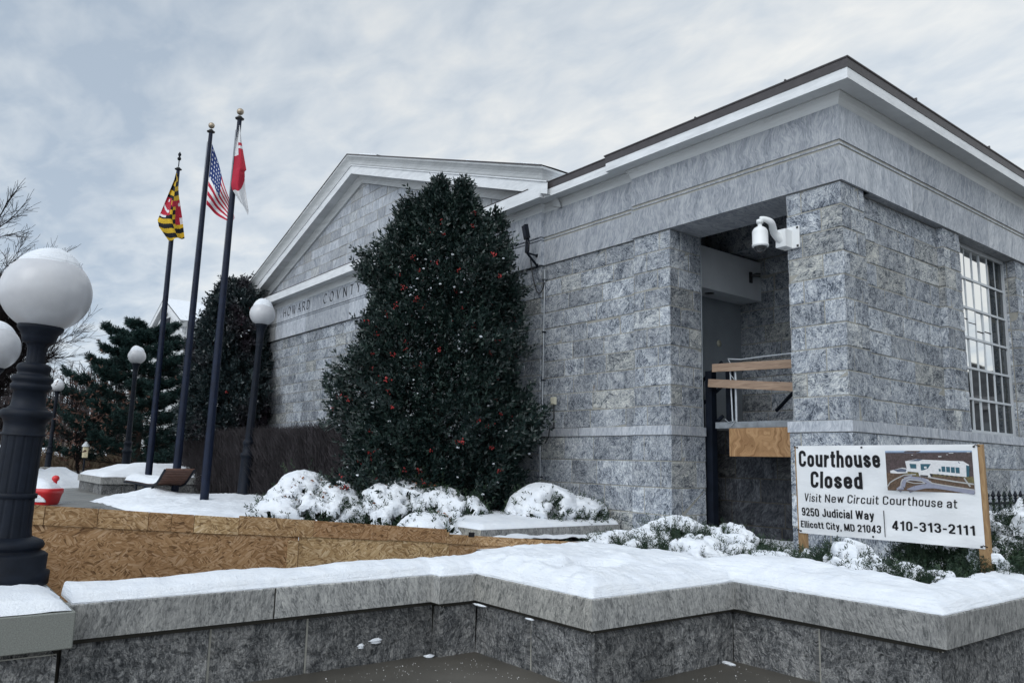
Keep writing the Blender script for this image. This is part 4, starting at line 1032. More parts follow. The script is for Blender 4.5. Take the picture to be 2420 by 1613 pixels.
# ================================================================ BANNER SIGN
TL, TR, BR, BL = Vector((-4.603, 7.43, 1.842)), Vector((-2.814, 7.36, 1.852)), Vector((-2.858, 7.50, 0.953)), Vector((-4.666, 7.55, 0.940))
sign = thing('banner_sign', 'white vinyl banner on two wooden stakes saying Courthouse Closed', 'sign', (-3.73, 7.5, 0.7))
bn = (TR-TL).cross(BL-TL).normalized()
if bn.y > 0: bn = -bn
def bpt(u, v, lift=0.0):
    p = TL*(1-u)*(1-v) + TR*u*(1-v) + BR*u*v + BL*(1-u)*v
    sag = 0.010*math.sin(math.pi*u)*(1-v)*0 ; wr = 0.016*math.sin(u*5.0+v*2.2) + 0.012*math.sin(v*4.2-u*7) + 0.006*math.sin(u*19+v*9)
    ex = min(u, 1-u, v, 1-v)
    if u > 0.5 and v < 0.5: wr *= 1 - 0.9*min(1, (u-0.5)*25)*min(1, (0.5-v)*25)      # the print lies flat
    return p + bn*(wr*min(1, ex*8) + lift)
def cham(u, v):
    return u, v
d = MB(); nu, nv = 48, 26
rows = []; 
for j in range(nv+1):
    row = []
    for i in range(nu+1):
        u, v = i/nu, j/nv
        c = 0.024
        # trimmed corners, pulled towards the stakes
        row.append(bpt(u, v))
    rows.append(row)
d.grid(rows, uvs=[[(i/nu*1.8, j/nv*.9) for i in range(nu+1)] for j in range(nv+1)], keep=lambda i, j: not ((i == nu-1 and j in (0,)) ))
bo = d.build('banner', ['banner_vinyl'], sign)
d = MB()
for u, v in ((0.41, 0.022), (0.445, 0.972), (0.012, 0.018), (0.985, 0.022), (0.012, 0.975), (0.985, 0.978)):
    c = bpt(u, v, 0.004); d.obox(c, ((1, 0, 0), (0, 1, 0), (0, 0, 1)), (0.008, 0.003, 0.008))
d.build('eyelet', ['ink'], bo)
# condensed grotesque letters drawn as thick strokes (centre lines, cap height 1, x-height .74)
XH = 0.74
def rarc(cx, cy, r, a0, a1, n=5, ry=None): 
    ry = ry or r; return [(cx+r*math.cos(R_(a0+(a1-a0)*i/n)), cy+ry*math.sin(R_(a0+(a1-a0)*i/n))) for i in range(n+1)]
def rrect(x0, y0, x1, y1, r):
    return rarc(x1-r, y1-r, r, 0, 90) + rarc(x0+r, y1-r, r, 90, 180) + rarc(x0+r, y0+r, r, 180, 270) + rarc(x1-r, y0+r, r, 270, 360) + [(x1, y1-r)]
def glyph(ch, t):
    h = t/2; b = h; T_ = 1-h; X = XH-h; r = 0.15
    def sbody(w, top, m):
        return [(w-h, top-0.17)] + rarc(w-h-r, top-r, r, 0, 90)[1:] + rarc(h+r, top-r, r, 90, 180) + [(h, m+0.16), (h+0.03, m+0.09), (w-h-.03, m-0.07), (w-h, m-0.14)] + [(w-h, b+r)] + rarc(w-h-r, b+r, r, 0, -90)[1:] + rarc(h+r, b+r, r, 270, 180) + [(h, b+0.17)]
    if ch == 'C': w = .54; return w, [[(w-h, .66)] + rarc(w-h-.17, T_-.17, .17, 0, 90) + rarc(h+.17, T_-.17, .17, 90, 180) + rarc(h+.17, b+.17, .17, 180, 270) + rarc(w-h-.17, b+.17, .17, 270, 360) + [(w-h, .34)]]
    if ch == 'D': w = .55; return w, [[(h, b), (h, T_)] + [(w-h-.2, T_)] + rarc(w-h-.2, T_-.2, .2, 90, 0) + rarc(w-h-.2, b+.2, .2, 0, -90) + [(h, b)]]
    if ch == 'E': w = .45; return w, [[(w, T_), (h, T_), (h, b), (w, b)], [(h, .52), (w-.05, .52)]]
    if ch == 'J': w = .46; return w, [[(w-h, 1), (w-h, b+r)] + rarc(w-h-r, b+r, r, 0, -90) + rarc(h+r, b+r, r, 270, 180) + [(h, .34)]]
    if ch == 'M': w = .70; return w, [[(h, 0), (h, 1)], [(w-h, 0), (w-h, 1)], [(h*1.2, .96), (w/2, .06)], [(w-h*1.2, .96), (w/2, .06)]]
    if ch == 'N': w = .56; return w, [[(h, 0), (h, 1)], [(w-h, 0), (w-h, 1)], [(h*1.1, .95), (w-h*1.1, .05)]]
    if ch == 'V': w = .54; return w, [[(h*.9, 1), (w/2, .03)], [(w-h*.9, 1), (w/2, .03)]]
    if ch == 'W': w = .86; return w, [[(h*.9, 1), (.24, .03)], [(w/2, .97), (.24, .03)], [(w/2, .97), (w-.24, .03)], [(w-h*.9, 1), (w-.24, .03)]]
    if ch == 'o': w = .48; return w, [rrect(h, b, w-h, X, r)]
    if ch == 'c': w = .46; return w, [[(w-h, .50)] + rarc(w-h-r, X-r, r, 0, 90) + rarc(h+r, X-r, r, 90, 180) + rarc(h+r, b+r, r, 180, 270) + rarc(w-h-r, b+r, r, 270, 360) + [(w-h, .25)]]
    if ch == 'e': w = .48; return w, [[(h, .39), (w-h, .39), (w-h, X-r)] + rarc(w-h-r, X-r, r, 0, 90) + rarc(h+r, X-r, r, 90, 180) + rarc(h+r, b+r, r, 180, 270) + rarc(w-h-r, b+r, r, 270, 355) + [(w-h, .23)]]
    if ch == 'u': w = .48; return w, [[(h, XH), (h, b+r)] + rarc(h+r, b+r, r, 180, 270) + [(w-h-.05, b+.02), (w-h, b+.12)], [(w-h, XH), (w-h, 0)]]
    if ch == 'n': w = .48; return w, [[(h, 0), (h, XH)], [(h, X-.14)] + rarc(w-h-r, X-r, r, 100, 0) + [(w-h, 0)]]
    if ch == 'h': w = .48; return w, [[(h, 0), (h, 1)], [(h, X-.14), (h+.08, X-.02)] + rarc(w-h-r, X-r, r, 95, 0) + [(w-h, 0)]]
    if ch == 'r': w = .34; return w, [[(h, 0), (h, XH)], [(h, X-.20), (h+.08, X-.06), (w, X-.01)]]
    if ch == 't': w = .33; return w, [[(h+.06, .94), (h+.06, b+.09)] + rarc(h+.15, b+.09, .09, 180, 270) + [(w, b)], [(0, XH-h*.9), (w, XH-h*.9)]]
    if ch == 's': w = .45; return w, [sbody(w, X, .37)]
    if ch == 'l': w = t; return w, [[(h, 0), (h, 1)]]
    if ch == 'i': w = t; return w, [[(h, 0), (h, XH-.02)], [(h, .86), (h, 1)]]
    if ch == 'd': w = .48; return w, [[(w-h, 0), (w-h, 1)], rrect(h, b, w-h, X, r)]
    if ch == 'a': w = .47; return w, [[(h, X-.16)] + rarc(h+r, X-r, r, 170, 90) + rarc(w-h-r, X-r, r, 90, 0) + [(w-h, 0)], [(w-h, .44), (h+.10, .38)] + rarc(h+.10, .26, .10, 90, 180) + rarc(h+.10, b+.10, .10, 180, 270) + [(w-h-.1, b), (w-h, b+.12)]]
    if ch == 'w': w = .68; return w, [[(h*.9, XH), (.19, .03)], [(w/2, XH-.03), (.19, .03)], [(w/2, XH-.03), (w-.19, .03)], [(w-h*.9, XH), (w-.19, .03)]]
    if ch == 'y': w = .48; return w, [[(h*.9, XH), (w/2, .04)], [(w-h*.9, XH), (w/2, -.02), (w/2-.07, -.17), (.06, -.18)]]
    if ch == '0': w = .50; return w, [rrect(h, b, w-h, T_, .17)]
    if ch == '1': w = .36; return w, [[(w-h-.02, 0), (w-h-.02, 1)], [(w-h-.02, .84), (.02, .76)]]
    if ch == '2': w = .50; return w, [[(h, .68)] + rarc(h+.16, T_-.16, .16, 180, 90) + rarc(w-h-.16, T_-.16, .16, 90, 0) + [(w-h, .62), (w-h-.06, .47), (h+.03, b+.1), (h, b), (w, b)]]
    if ch == '3': w = .50; return w, [[(h, .72)] + rarc(h+.15, T_-.15, .15, 180, 90) + rarc(w-h-.15, T_-.15, .15, 90, 0) + [(w-h, .64), (w-h-.1, .53), (.2, .53)], [(w-h-.1, .53), (w-h, .42), (w-h, b+.15)] + rarc(w-h-.15, b+.15, .15, 0, -90) + rarc(h+.15, b+.15, .15, 270, 180) + [(h, .28)]]
    if ch == '4': w = .53; return w, [[(w-.16, 0), (w-.16, 1)], [(w-.17, .95), (h*.8, .27)], [(h*.4, .25), (w, .25)]]
    if ch == '5': w = .50; return w, [[(w-.02, T_), (h+.03, T_), (h, .50), (h+.1, .58), (w-h-.16, .60)] + rarc(w-h-.15, .45, .15, 90, 0) + rarc(w-h-.15, b+.15, .15, 0, -90) + rarc(h+.15, b+.15, .15, 270, 180) + [(h, .26)]]
    if ch == '9': w = .50; return w, [rrect(h, .42, w-h, T_, .16), [(w-h, .75), (w-h, b+.16)] + rarc(w-h-.16, b+.16, .16, 0, -90) + rarc(h+.16, b+.16, .16, 270, 190)]
    if ch == '-': w = .30; return w, [[(0, .42), (w, .42)]]
    if ch == ',': w = t; return w, [[(h, .14), (h, 0), (h*.4, -.15)]]
    if ch == ' ': return .26, []
    return .5, []
def put_text(name, body, u0, u1, va0, vb0, va1, vb1, t=0.2, shear=0.0, sp=0.10):
    'cap top / baseline (v) at the left end va0,vb0 and the right end va1,vb1'
    x = 0; items = []
    for ch in body:
        w_, ss = glyph(ch, t)
        for s_ in ss: items.append([(x+a, b) for a, b in s_])
        x += w_ + (sp if ch != ' ' else 0)
    W = x - sp + shear; d = MB(); lay = 0
    def Q(a, b):
        a = (a + shear*b)/W; u = lerp(u0, u1, a); return bpt(u, lerp(lerp(vb0, vb1, a), lerp(va0, va1, a), b), 0.0035 + 0.0000015*lay)
    for s_ in items:
        for k in range(len(s_)-1):
            A, B = Vector(s_[k]), Vector(s_[k+1]); dd = B-A
            if dd.length < 1e-6: continue
            dd.normalize(); n = Vector((-dd.y, dd.x))*(t/2); lay += 1
            d.face([Q(*(A-n)), Q(*(B-n)), Q(*(B+n)), Q(*(A+n))], [(0, 0)]*4)
            if k < len(s_)-2:
                lay += 1; d.face([Q(B.x+t/2*math.cos(q*math.pi/5), B.y+t/2*math.sin(q*math.pi/5)) for q in range(10)], [(0, 0)]*10)
    return d.build(name, ['ink'], bo)
put_text('lettering', 'Courthouse', 0.020, 0.508, 0.052, 0.238, 0.055, 0.240, 0.185)
put_text('lettering', 'Closed', 0.095, 0.400, 0.285, 0.470, 0.290, 0.472, 0.185)
put_text('lettering', 'Visit New Circuit Courthouse at', 0.046, 0.890, 0.538, 0.630, 0.535, 0.624, 0.125, 0.10, 0.15)
put_text('lettering', '9250 Judicial Way', 0.025, 0.455, 0.702, 0.795, 0.700, 0.795, 0.165)
put_text('lettering', 'Ellicott City, MD 21043', 0.014, 0.487, 0.855, 0.932, 0.850, 0.932, 0.165)
put_text('lettering', '410-313-2111', 0.545, 0.962, 0.790, 0.888, 0.780, 0.875, 0.165, 0, 0.13)
d = MB(); d.face([bpt(.504, .69, .004), bpt(.508, .69, .004), bpt(.513, .965, .004), bpt(.509, .965, .004)]); d.build('divider_line', ['ink'], bo)
# printed photo: an aerial view built from flat printed shapes
PC = {'print_sky': (0.30, 0.40, 0.55), 'print_wood': (0.075, 0.055, 0.055), 'print_earth': (0.115, 0.075, 0.050), 'print_white': (0.66, 0.66, 0.67), 'print_glass': (0.035, 0.105, 0.14), 'print_road': (0.26, 0.27, 0.34), 'print_kerb': (0.42, 0.42, 0.41), 'print_grass': (0.14, 0.12, 0.055), 'print_roof': (0.10, 0.12, 0.17), 'print_dark': (0.03, 0.03, 0.035)}
for k, c in PC.items():
    plain(k, c, 0.45, 0.4, var=0.45 if k in ('print_wood', 'print_earth', 'print_grass') else 0.1, vs=55)
PU0, PU1, PV0, PV1 = 0.540, 0.974, 0.060, 0.472
lay = [0]
pm = MB(); pmats = list(PC)
def ppoly(pts, mat):
    lay[0] += 1
    pm.face([bpt(lerp(PU0, PU1, x), lerp(PV0, PV1, y), 0.0025+0.00012*lay[0]) for x, y in pts], None, mi=pmats.index(mat))
def pstrip(pts, w, mat):
    for (a, b), (c, e) in zip(pts, pts[1:]):
        dx, dy = c-a, (e-b)*0.5; L = math.hypot(dx, dy) or 1; nx, ny = -dy/L*w, dx/L*w*2
        ppoly([(a-nx, b-ny), (c-nx, e-ny), (c+nx, e+ny), (a+nx, b+ny)], mat)
for j in range(5): 
    for i in range(8): pm.face([bpt(lerp(PU0, PU1, (i+a)/8), lerp(PV0, PV1, (j+b)/5), 0.0022) for a, b in ((0, 0), (1, 0), (1, 1), (0, 1))], None, mi=pmats.index('print_earth' if j > 2 else 'print_wood'))
ppoly([(0, 0), (1, 0), (1, .035), (0, .045)], 'print_sky'); ppoly([(0, .035), (1, .03), (1, .05), (0, .06)], 'print_roof')
for x, y, w_, h_ in ((.75, .05, .05, .015), (.63, .13, .035, .02), (.9, .035, .08, .012), (.72, .09, .02, .01), (.32, .10, .02, .012)): ppoly([(x, y), (x+w_, y), (x+w_, y+h_), (x, y+h_)], 'print_white')
ppoly([(0, .56), (.3, .53), (1, .66), (1, 1), (0, 1)], 'print_earth')
ppoly([(.25, .52), (1, .62), (1, .76), (.5, .68), (.2, .57)], 'print_grass')
ppoly([(.05, .50), (.20, .42), (.26, .44), (.26, .55), (.14, .57), (.05, .56)], 'print_white'); ppoly([(.09, .48), (.19, .44), (.25, .46), (.24, .53), (.14, .53)], 'print_roof')
ppoly([(.24, .26), (.38, .20), (.48, .22), (.90, .25), (.96, .33), (.93, .62), (.26, .51)], 'print_white')
ppoly([(.28, .255), (.39, .20), (.45, .215), (.40, .255)], 'print_roof'); ppoly([(.60, .245), (.74, .25), (.74, .285), (.62, .28)], 'print_roof'); ppoly([(.75, .25), (.85, .26), (.87, .30), (.75, .287)], 'print_roof')
ppoly([(.29, .32), (.37, .325), (.37, .44), (.30, .435)], 'print_glass'); ppoly([(.42, .32), (.55, .32), (.55, .49), (.42, .48)], 'print_glass')
ppoly([(.46, .385), (.49, .385), (.49, .43), (.46, .43)], 'print_white')
for i in range(5): ppoly([(.605+.052*i, .37+.006*i), (.648+.052*i, .372+.006*i), (.648+.052*i, .50+.009*i), (.605+.052*i, .495+.009*i)], 'print_glass')
ppoly([(.93, .34), (.965, .36), (.955, .60), (.925, .62)], 'print_glass')
for i in range(6): ppoly([(.60+.05*i, .56+.010*i), (.626+.05*i, .563+.010*i), (.626+.05*i, .59+.010*i), (.60+.05*i, .585+.010*i)], 'print_dark')
ppoly([(.39, .53), (.51, .54), (.54, .57), (.53, .65), (.40, .62)], 'print_white'); ppoly([(.41, .59), (.50, .60), (.50, .64), (.41, .62)], 'print_dark'); ppoly([(.52, .55), (.56, .58), (.53, .64)], 'print_dark')
pstrip([(.0, .92), (.04, .80), (.10, .72), (.22, .60), (.36, .58)], .006, 'print_kerb')
pstrip([(.13, 1.0), (.19, .90), (.20, .80), (.22, .72), (.32, .65)], .030, 'print_road'); pstrip([(.25, 1.0), (.34, .92), (.46, .86), (.56, .85), (.7, .88), (1, .97)], .028, 'print_road'); pstrip([(.28, .68), (.42, .70), (.50, .75), (.53, .84)], .026, 'print_road')
pstrip([(.11, 1.0), (.17, .90), (.175, .80), (.20, .71), (.30, .64)], .005, 'print_kerb'); pstrip([(.48, .70), (.54, .78), (.66, .82), (1, .91)], .006, 'print_kerb'); pstrip([(.24, .75), (.28, .70), (.42, .74), (.46, .79), (.34, .80), (.24, .76)], .005, 'print_kerb'); pstrip([(.5, .64), (.8, .73), (1, .78)], .008, 'print_kerb'); pstrip([(.90, .64), (.96, .84)], .008, 'print_kerb')
pm.build('printed_photo', pmats, bo)
def stake(top, bot, dx):
    a = (top-bot).normalized(); L = (top-bot).length; c = (top+bot)/2 + Vector((dx, 0.055, -0.17)); d = MB()
    d.obox(c - a*0.0, ((1, .03, 0), a.cross(Vector((1, 0, 0))), a), (0.045, 0.02, L/2+0.17)); return d.build('stake', ['wood_post'], sign)
stake(TL, BL, 0.012); stake(TR, BR, -0.018)
for c in (bpt(0.99, 0.02, 0.01), bpt(0.99, 0.985, 0.01)):
    pass
d = MB()
for u, v in ((0.985, 0.02), (0.985, 0.98), (0.01, 0.02), (0.01, 0.975)):
    c = bpt(u, v, 0.008); sx = 1 if u > .5 else -1; d.tube([c, c+Vector((0.02*sx, -0.01, 0.015)), c+Vector((0.045*sx, 0.02, 0.0)), c+Vector((0.03*sx, 0.05, -.01))], 0.004, 5)
d.build('tie', ['ink'], sign)
# ================================================================ IRON FENCE
fen = thing('iron_fence', 'black iron picket fence with spear tips behind the sign', 'fence', (-3.3, 9.5, 0.4))
d = MB(); fy0, fy1 = 8.3, 14.0
for z, r in ((1.30, 0.016), (1.20, 0.010), (0.55, 0.016)): d.box(-3.3-r, -3.3+r, fy0, fy1, z-r*0.8, z+r*0.8)
d.build('rail', ['metal_dark'], fen)
yy = fy0+0.05
while yy < fy1:
    d = MB(); d.box(-3.3-0.009, -3.3+0.009, yy-0.009, yy+0.009, 0.45, 1.345)
    d.lathe([(0.010, 1.335), (0.020, 1.345), (0.020, 1.352), (0.009, 1.357), (0.024, 1.378), (0.0, 1.435)], (-3.3, yy, 0), 8, sm=False)
    d.build('picket', ['metal_dark'], fen); yy += 0.148

# ================================================================ GROUND
def struct(o): return tag(o, kind='structure')
g_ = MB()
def sheet(mb, x0, x1, y0, y1, z, nx=1, ny=1, fz=None):
    P = [[(lerp(x0, x1, i/nx), lerp(y0, y1, j/ny), z + (fz(lerp(x0, x1, i/nx), lerp(y0, y1, j/ny)) if fz else 0)) for i in range(nx+1)] for j in range(ny+1)]
    mb.grid(P, sm=fz is not None, uvs=[[(p[0], p[1]) for p in r] for r in P])
sheet(g_, -900, 900, -900, 900, -0.01); struct(g_.build('ground', ['hill_ground']))
g_ = MB(); sheet(g_, -8.3, 60, -40, 34, 0.0); struct(g_.build('pavement', ['pavement_wet']))
g_ = MB(); g_.box(-70, -8.32, -40, 60, -0.005, 0.36); struct(g_.build('plaza', ['plaza_concrete']))
g_ = MB()
def hillz(x, y): 
    d = max(0, (-x-72)/60); return 4.5*min(1.6, d)**1.3*(1+0.15*mnoise.noise(Vector((x*.02, y*.02, 0)))) 
sheet(g_, -240, -70.5, -80, 140, -0.15, 40, 40, hillz); struct(g_.build('hillside', ['hill_ground']))

def fbm(x, y, s, o=3):
    v = 0; a = 1; t = 0
    for k in range(o): v += a*mnoise.noise(Vector((x*s, y*s, 3.7*k))); t += a; a *= 0.5; s *= 2.1
    return v/t
def sstep(a, b, x):
    t = min(1, max(0, (x-a)/(b-a))); return t*t*(3-2*t)

# ================================================================ FOREGROUND SEAT WALL
PW = [(-5.645, 0.94), (-5.645, 3.62), (-5.52, 3.62), (-5.52, 3.98), (-4.10, 3.98), (-4.10, 5.63), (-2.42, 5.63), (-2.42, 9.0)]
wall = thing('seat_wall', 'low grey stone wall zigzagging across the foreground under thick snow', 'wall', (-5, 4, 0))
d = MB(); stone_band(d, PW, [(-0.10, 0.436), (0.0, 0.436), (0.0, 0.643), (-0.008, 0.651), (-0.10, 0.652)], 1.0, 1.7, 64, gap=0.005); d.build('coping', ['stone_coping'], wall)
d = MB(); sweep(d, PW, [(-0.012, 0.44), (-0.012, 0.648)]); sweep(d, PW, [(-0.075, 0.395), (-0.075, 0.44)]); d.build('joint_mortar', ['mortar_dark'], wall)
d = MB()
for i in range(len(PW)-1):
    a, b = Vector((*PW[i], 0)), Vector((*PW[i+1], 0)); u = (b-a).normalized(); n = Vector((u.y, -u.x, 0)); L = (b-a).length
    def turn(k):
        if k <= 0 or k >= len(PW)-1: return 0
        p, q, r = Vector(PW[k-1]), Vector(PW[k]), Vector(PW[k+1]); return (q-p).cross(r-q) if False else (q-p).x*(r-q).y-(q-p).y*(r-q).x
    I = 0.062
    s0 = (I if turn(i) > 0 else -I) if turn(i) else 0; s1 = (I if turn(i+1) > 0 else -I) if turn(i+1) else 0
    ashlar(d, a - n*I, u, n, s0 if True else 0, L - s1, [-0.03, 0.402], 0.62, 0.95, mort=0.026, rough=0.016, seed=70+i, bev=0.014)
d.build('stone_course', ['stone_base', 'mortar'], wall)
d = MB(); d.box(-5.95, -5.74, 0.9, 8.0, -0.02, 0.43); d.box(-5.7, -4.25, 4.1, 8.5, -0.02, 0.43); d.box(-4.3, -2.52, 5.75, 8.9, -0.02, 0.43); d.build('core', ['mortar_dark'], wall)
ped = thing('granite_pedestal', 'smooth cast granite pedestal under the nearest lamp post', 'pedestal', (-6, 0.3, 0))
d = MB(); d.box(-7.6, -5.40, -1.2, 0.945, 0.438, 0.652, (0.3, 0.4, 0.5), bev=0.006); d.build('cap', ['granite_cast'], ped)
d = MB(); ashlar(d, (-5.47, 0, 0), (0, 1, 0), (1, 0, 0), -1.2, 0.88, [-0.03, 0.40], 0.5, 0.8, mort=0.022, rough=0.014, seed=91, bev=0.012)
ashlar(d, (0, 0.88, 0), (-1, 0, 0), (0, 1, 0), 5.47, 7.5, [-0.03, 0.40], 0.5, 0.8, mort=0.022, rough=0.014, seed=92, bev=0.012)
d.box(-7.5, -5.5, -1.15, 0.85, 0.0, 0.437); d.build('base_course', ['stone_base', 'mortar'], ped)

# snow lying on the wall and the bed behind it
def frontdist(x, y):
    dm = 9
    for i in range(len(PW)-1):
        (ax, ay), (bx, by) = PW[i], PW[i+1]
        L2 = (bx-ax)**2+(by-ay)**2; t = max(0, min(1, ((x-ax)*(bx-ax)+(y-ay)*(by-ay))/L2)); dm = min(dm, math.hypot(x-ax-t*(bx-ax), y-ay-t*(by-ay)))
    return dm
BACKX = -6.07
FOOT = at(2, 0.78, 1368, 1296)
def snowz(x, y):
    d = frontdist(x, y); db = max(0, x-BACKX); dd = min(d, db*1.3+0.0)
    n1 = fbm(x, y, 1.1, 2); n2 = fbm(x+9, y, 6, 3); n3 = fbm(x, y+5, 22, 2)
    rough = 0.35 + 0.65*sstep(3.4, 4.2, y)
    T = 0.105 + 0.035*n1
    h = T*(1-math.exp(-dd/0.075))/(1-math.exp(-3.2)) if dd < 0.5 else T*1.04
    h += 0.020*sstep(0.02, 0.12, dd)*n2*rough*1.3 + 0.005*n3*rough + 0.035*sstep(0.05, .3, d)*fbm(x, y, 3.0, 2)*sstep(3.6, 4.2, y) + 0.012*sstep(0.02, .1, dd)*fbm(x*0.5, y*2.5 if y > 3.6 else y*0.6, 9, 2)
    h += 0.05*sstep(0.15, 0.7, d)*sstep(3.6, 4.6, y) - 0.012*math.exp(-((d-0.10)/0.02)**2)*0.5
    h += 0.085*math.exp(-(((x+4.15)/0.55)**2 + ((y-6.0)/0.30)**2)) + 0.05*math.exp(-(((x+5.2)/0.5)**2+((y-4.25)/0.22)**2))*(1+0.8*n2)
    h -= 0.11*math.exp(-(((x-FOOT.x)/0.15)**2 + ((y-FOOT.y)/0.26)**2)**2) * (1+0.5*n3)
    h += 0.05*max(0, fbm(x, y, 7, 2))*sstep(-5.6, -5.3, x)*sstep(4.7, 4.2, y)*sstep(3.98, 4.06, y)*sstep(0.03, .12, d)
    yb = 5.72 + 0.12*fbm(x, 1, 1.2) if x < -4.1 else 6.12 + 0.10*fbm(x, 1, 1.4) + 0.25*math.exp(-((x+4.1)/0.3)**2)
    h -= 0.30*sstep(yb, yb+0.22, y)*(1 if y > 5 else 0)*sstep(0.36, 0.55, d)
    return 0.655 + (max(0.004, h) if d < 0.3 else h)
def snow_field(x0, x1, y0, y1, st, inside):
    nx, ny = int(round((x1-x0)/st)), int(round((y1-y0)/st)); d = MB(); P = []
    for j in range(ny+1):
        row = []
        for i in range(nx+1):
            x, y = x0+st*i, y0+st*j; row.append((x, y, snowz(x, y)))
        P.append(row)
    return d, P, nx, ny
def inside(x, y):
    if x < BACKX: return False
    if y < 3.62: return x < -5.645 and y > 0.96
    if y < 3.98: return x < -5.52
    if y < 5.63: return x < -4.10
    return x < -2.42
st = 0.0256; sx0 = BACKX; d = MB(); P = []; idx = {}
xs = [BACKX + (BACKX*-1-5.645)*i/17 for i in range(18)] + [-5.645+0.125*i/5 for i in range(1, 6)] + [-5.52+1.42*i/52 for i in range(1, 53)] + [-4.10+1.68*i/62 for i in range(1, 63)]
ys = [0.96+2.66*i/106 for i in range(107)] + [3.62+.36*i/14 for i in range(1, 15)] + [3.98+1.65*i/64 for i in range(1, 65)] + [5.63+3.3*i/110 for i in range(1, 111)]
rgw = random.Random(3)
for y in ys:
    row = []
    for x in xs:
        fd = frontdist(x, y) if inside(x-0.001, y+0.001) or True else 9
        z = snowz(x, y); xx, yy = x, y
        if fd < 0.03:
            n = fbm(x*1.0, y*1.0, 9, 3); ins = 0.012 + 0.010*n + 0.008*mnoise.noise(Vector((x*40, y*40, 1)))
            # pull the lip back from the stone edge
            best = None
            for i in range(len(PW)-1):
                (ax, ay), (bx, by) = PW[i], PW[i+1]; L = math.hypot(bx-ax, by-ay); ux, uy = (bx-ax)/L, (by-ay)/L
                tt = (x-ax)*ux+(y-ay)*uy
                if -1e-6 <= tt <= L+1e-6 and abs((x-ax)*uy-(y-ay)*ux) < 0.03: xx -= uy*ins; yy += ux*ins
        row.append((xx, yy, z))
    P.append(row)
d.grid(P, keep=lambda j, i: inside((xs[i]+xs[i+1])/2, (ys[j]+ys[j+1])/2))
# vertical lips along front and back
def lip(pts):
    d.grid([[(x, y, z) for x, y, z in pts], [(x, y, 0.648) for x, y, z in pts]])
PG = P
def col_of(v, arr): return min(range(len(arr)), key=lambda k: abs(arr[k]-v))
for i in range(len(PW)-1):
    (ax, ay), (bx, by) = PW[i], PW[i+1]
    if abs(ax-bx) < 1e-6:
        c = col_of(ax, xs); j0, j1 = sorted((col_of(ay, ys), col_of(by, ys))); lip([PG[j][c] for j in range(j0, j1+1)])
    else:
        r = col_of(ay, ys); i0, i1 = sorted((col_of(ax, xs), col_of(bx, xs))); lip([PG[r][k] for k in range(i0, i1+1)])
lip([PG[j][0] for j in range(len(ys))]); lip([PG[0][k] for k in range(0, 18)])
d.build('snow_cover', ['snow'], wall)
d = MB(); rows = []
for j in range(41):
    row = []
    for i in range(41):
        x, y = lerp(-7.55, -5.415, i/40), lerp(-1.15, 0.925, j/40); dd = min(x+7.55, -5.415-x, y+1.15, 0.925-y)
        r = math.hypot(x-near_base.x, y-near_base.y)
        h = 0.085*(1-math.exp(-dd/0.06)) + 0.012*fbm(x, y, 4) - 0.055*math.exp(-((r-0.30)/0.10)**2)*(1 if r > 0.2 else 1) + 0.012*fbm(x, y, 16)*(1-math.exp(-dd/0.1))
        if dd < 1e-6: x += 0.02*fbm(x, y, 9)*(1 if i in (0, 40) else 0); y += 0.02*fbm(x, y, 9)*(1 if j in (0, 40) else 0)
        row.append((x, y, 0.654+max(0.003, h)))
    rows.append(row)
d.grid(rows); d.build('snow_cover', ['snow'], ped)
# small clods stuck in the joints
d = MB()
for (x, y, z, sx, sy, sz) in ((-5.40, 3.945, 0.418, .09, .02, .008), (-4.75, 3.945, 0.415, .05, .015, .006), (-5.70, 3.15, 0.17, .012, .05, .022), (-5.70, 3.02, 0.145, .012, .025, .02), (-4.12, 5.60, 0.50, .012, .012, .03), (-4.12, 5.56, 0.008, .07, .03, .014), (-5.64, 3.62, 0.008, .04, .04, .012)):
    d.lathe([(1.0*math.cos(R_(a))*(1+0.2*math.sin(a*9)), math.sin(R_(a))) for a in range(-90, 91, 20)], n=12); 
    m = 12*10
    for k in range(len(d.v)-m, len(d.v)):
        v = d.v[k]; nz = 1+0.35*mnoise.noise(Vector((v[0]*2+x*9, v[1]*2, v[2]*2))); d.v[k] = (x+v[0]*sx*nz, y+v[1]*sy*nz, z+v[2]*sz*nz)
d.build('snow_clod', ['snow'], wall)
# salt grains on the wet pavement
rg = random.Random(12); V, F, A = [], [], []
for k in range(2600):
    x, y = rg.uniform(-5.6, -2.2), rg.uniform(2.0, 6.0)
    if frontdist(x, y) < 0.06: continue
    if y > 3.9 and x < -4.1: continue
    if y > 5.6: continue
    if x < -5.7: continue
    if rg.random() > 0.25 + 0.75*sstep(0.5, 0.1, frontdist(x, y)): continue
    r = rg.uniform(0.0015, 0.0045)*(1.7 if rg.random() < 0.06 else 1); b = len(V); a0 = rg.uniform(0, 3)
    ring = [(x+r*math.cos(a0+t*math.pi/2), y+r*math.sin(a0+t*math.pi/2), r*0.5) for t in range(4)]
    V += ring + [(x, y, r*1.3), (x, y, 0.0005)]
    for t in range(4): F.append((b+t, b+(t+1) % 4, b+4)); F.append((b+(t+1) % 4, b+t, b+5))
tag(fast_mesh('salt_grains', np.array(V), np.array(F), None, 'salt'), 'white de-icing salt grains scattered over the wet pavement', 'salt', kind='stuff')

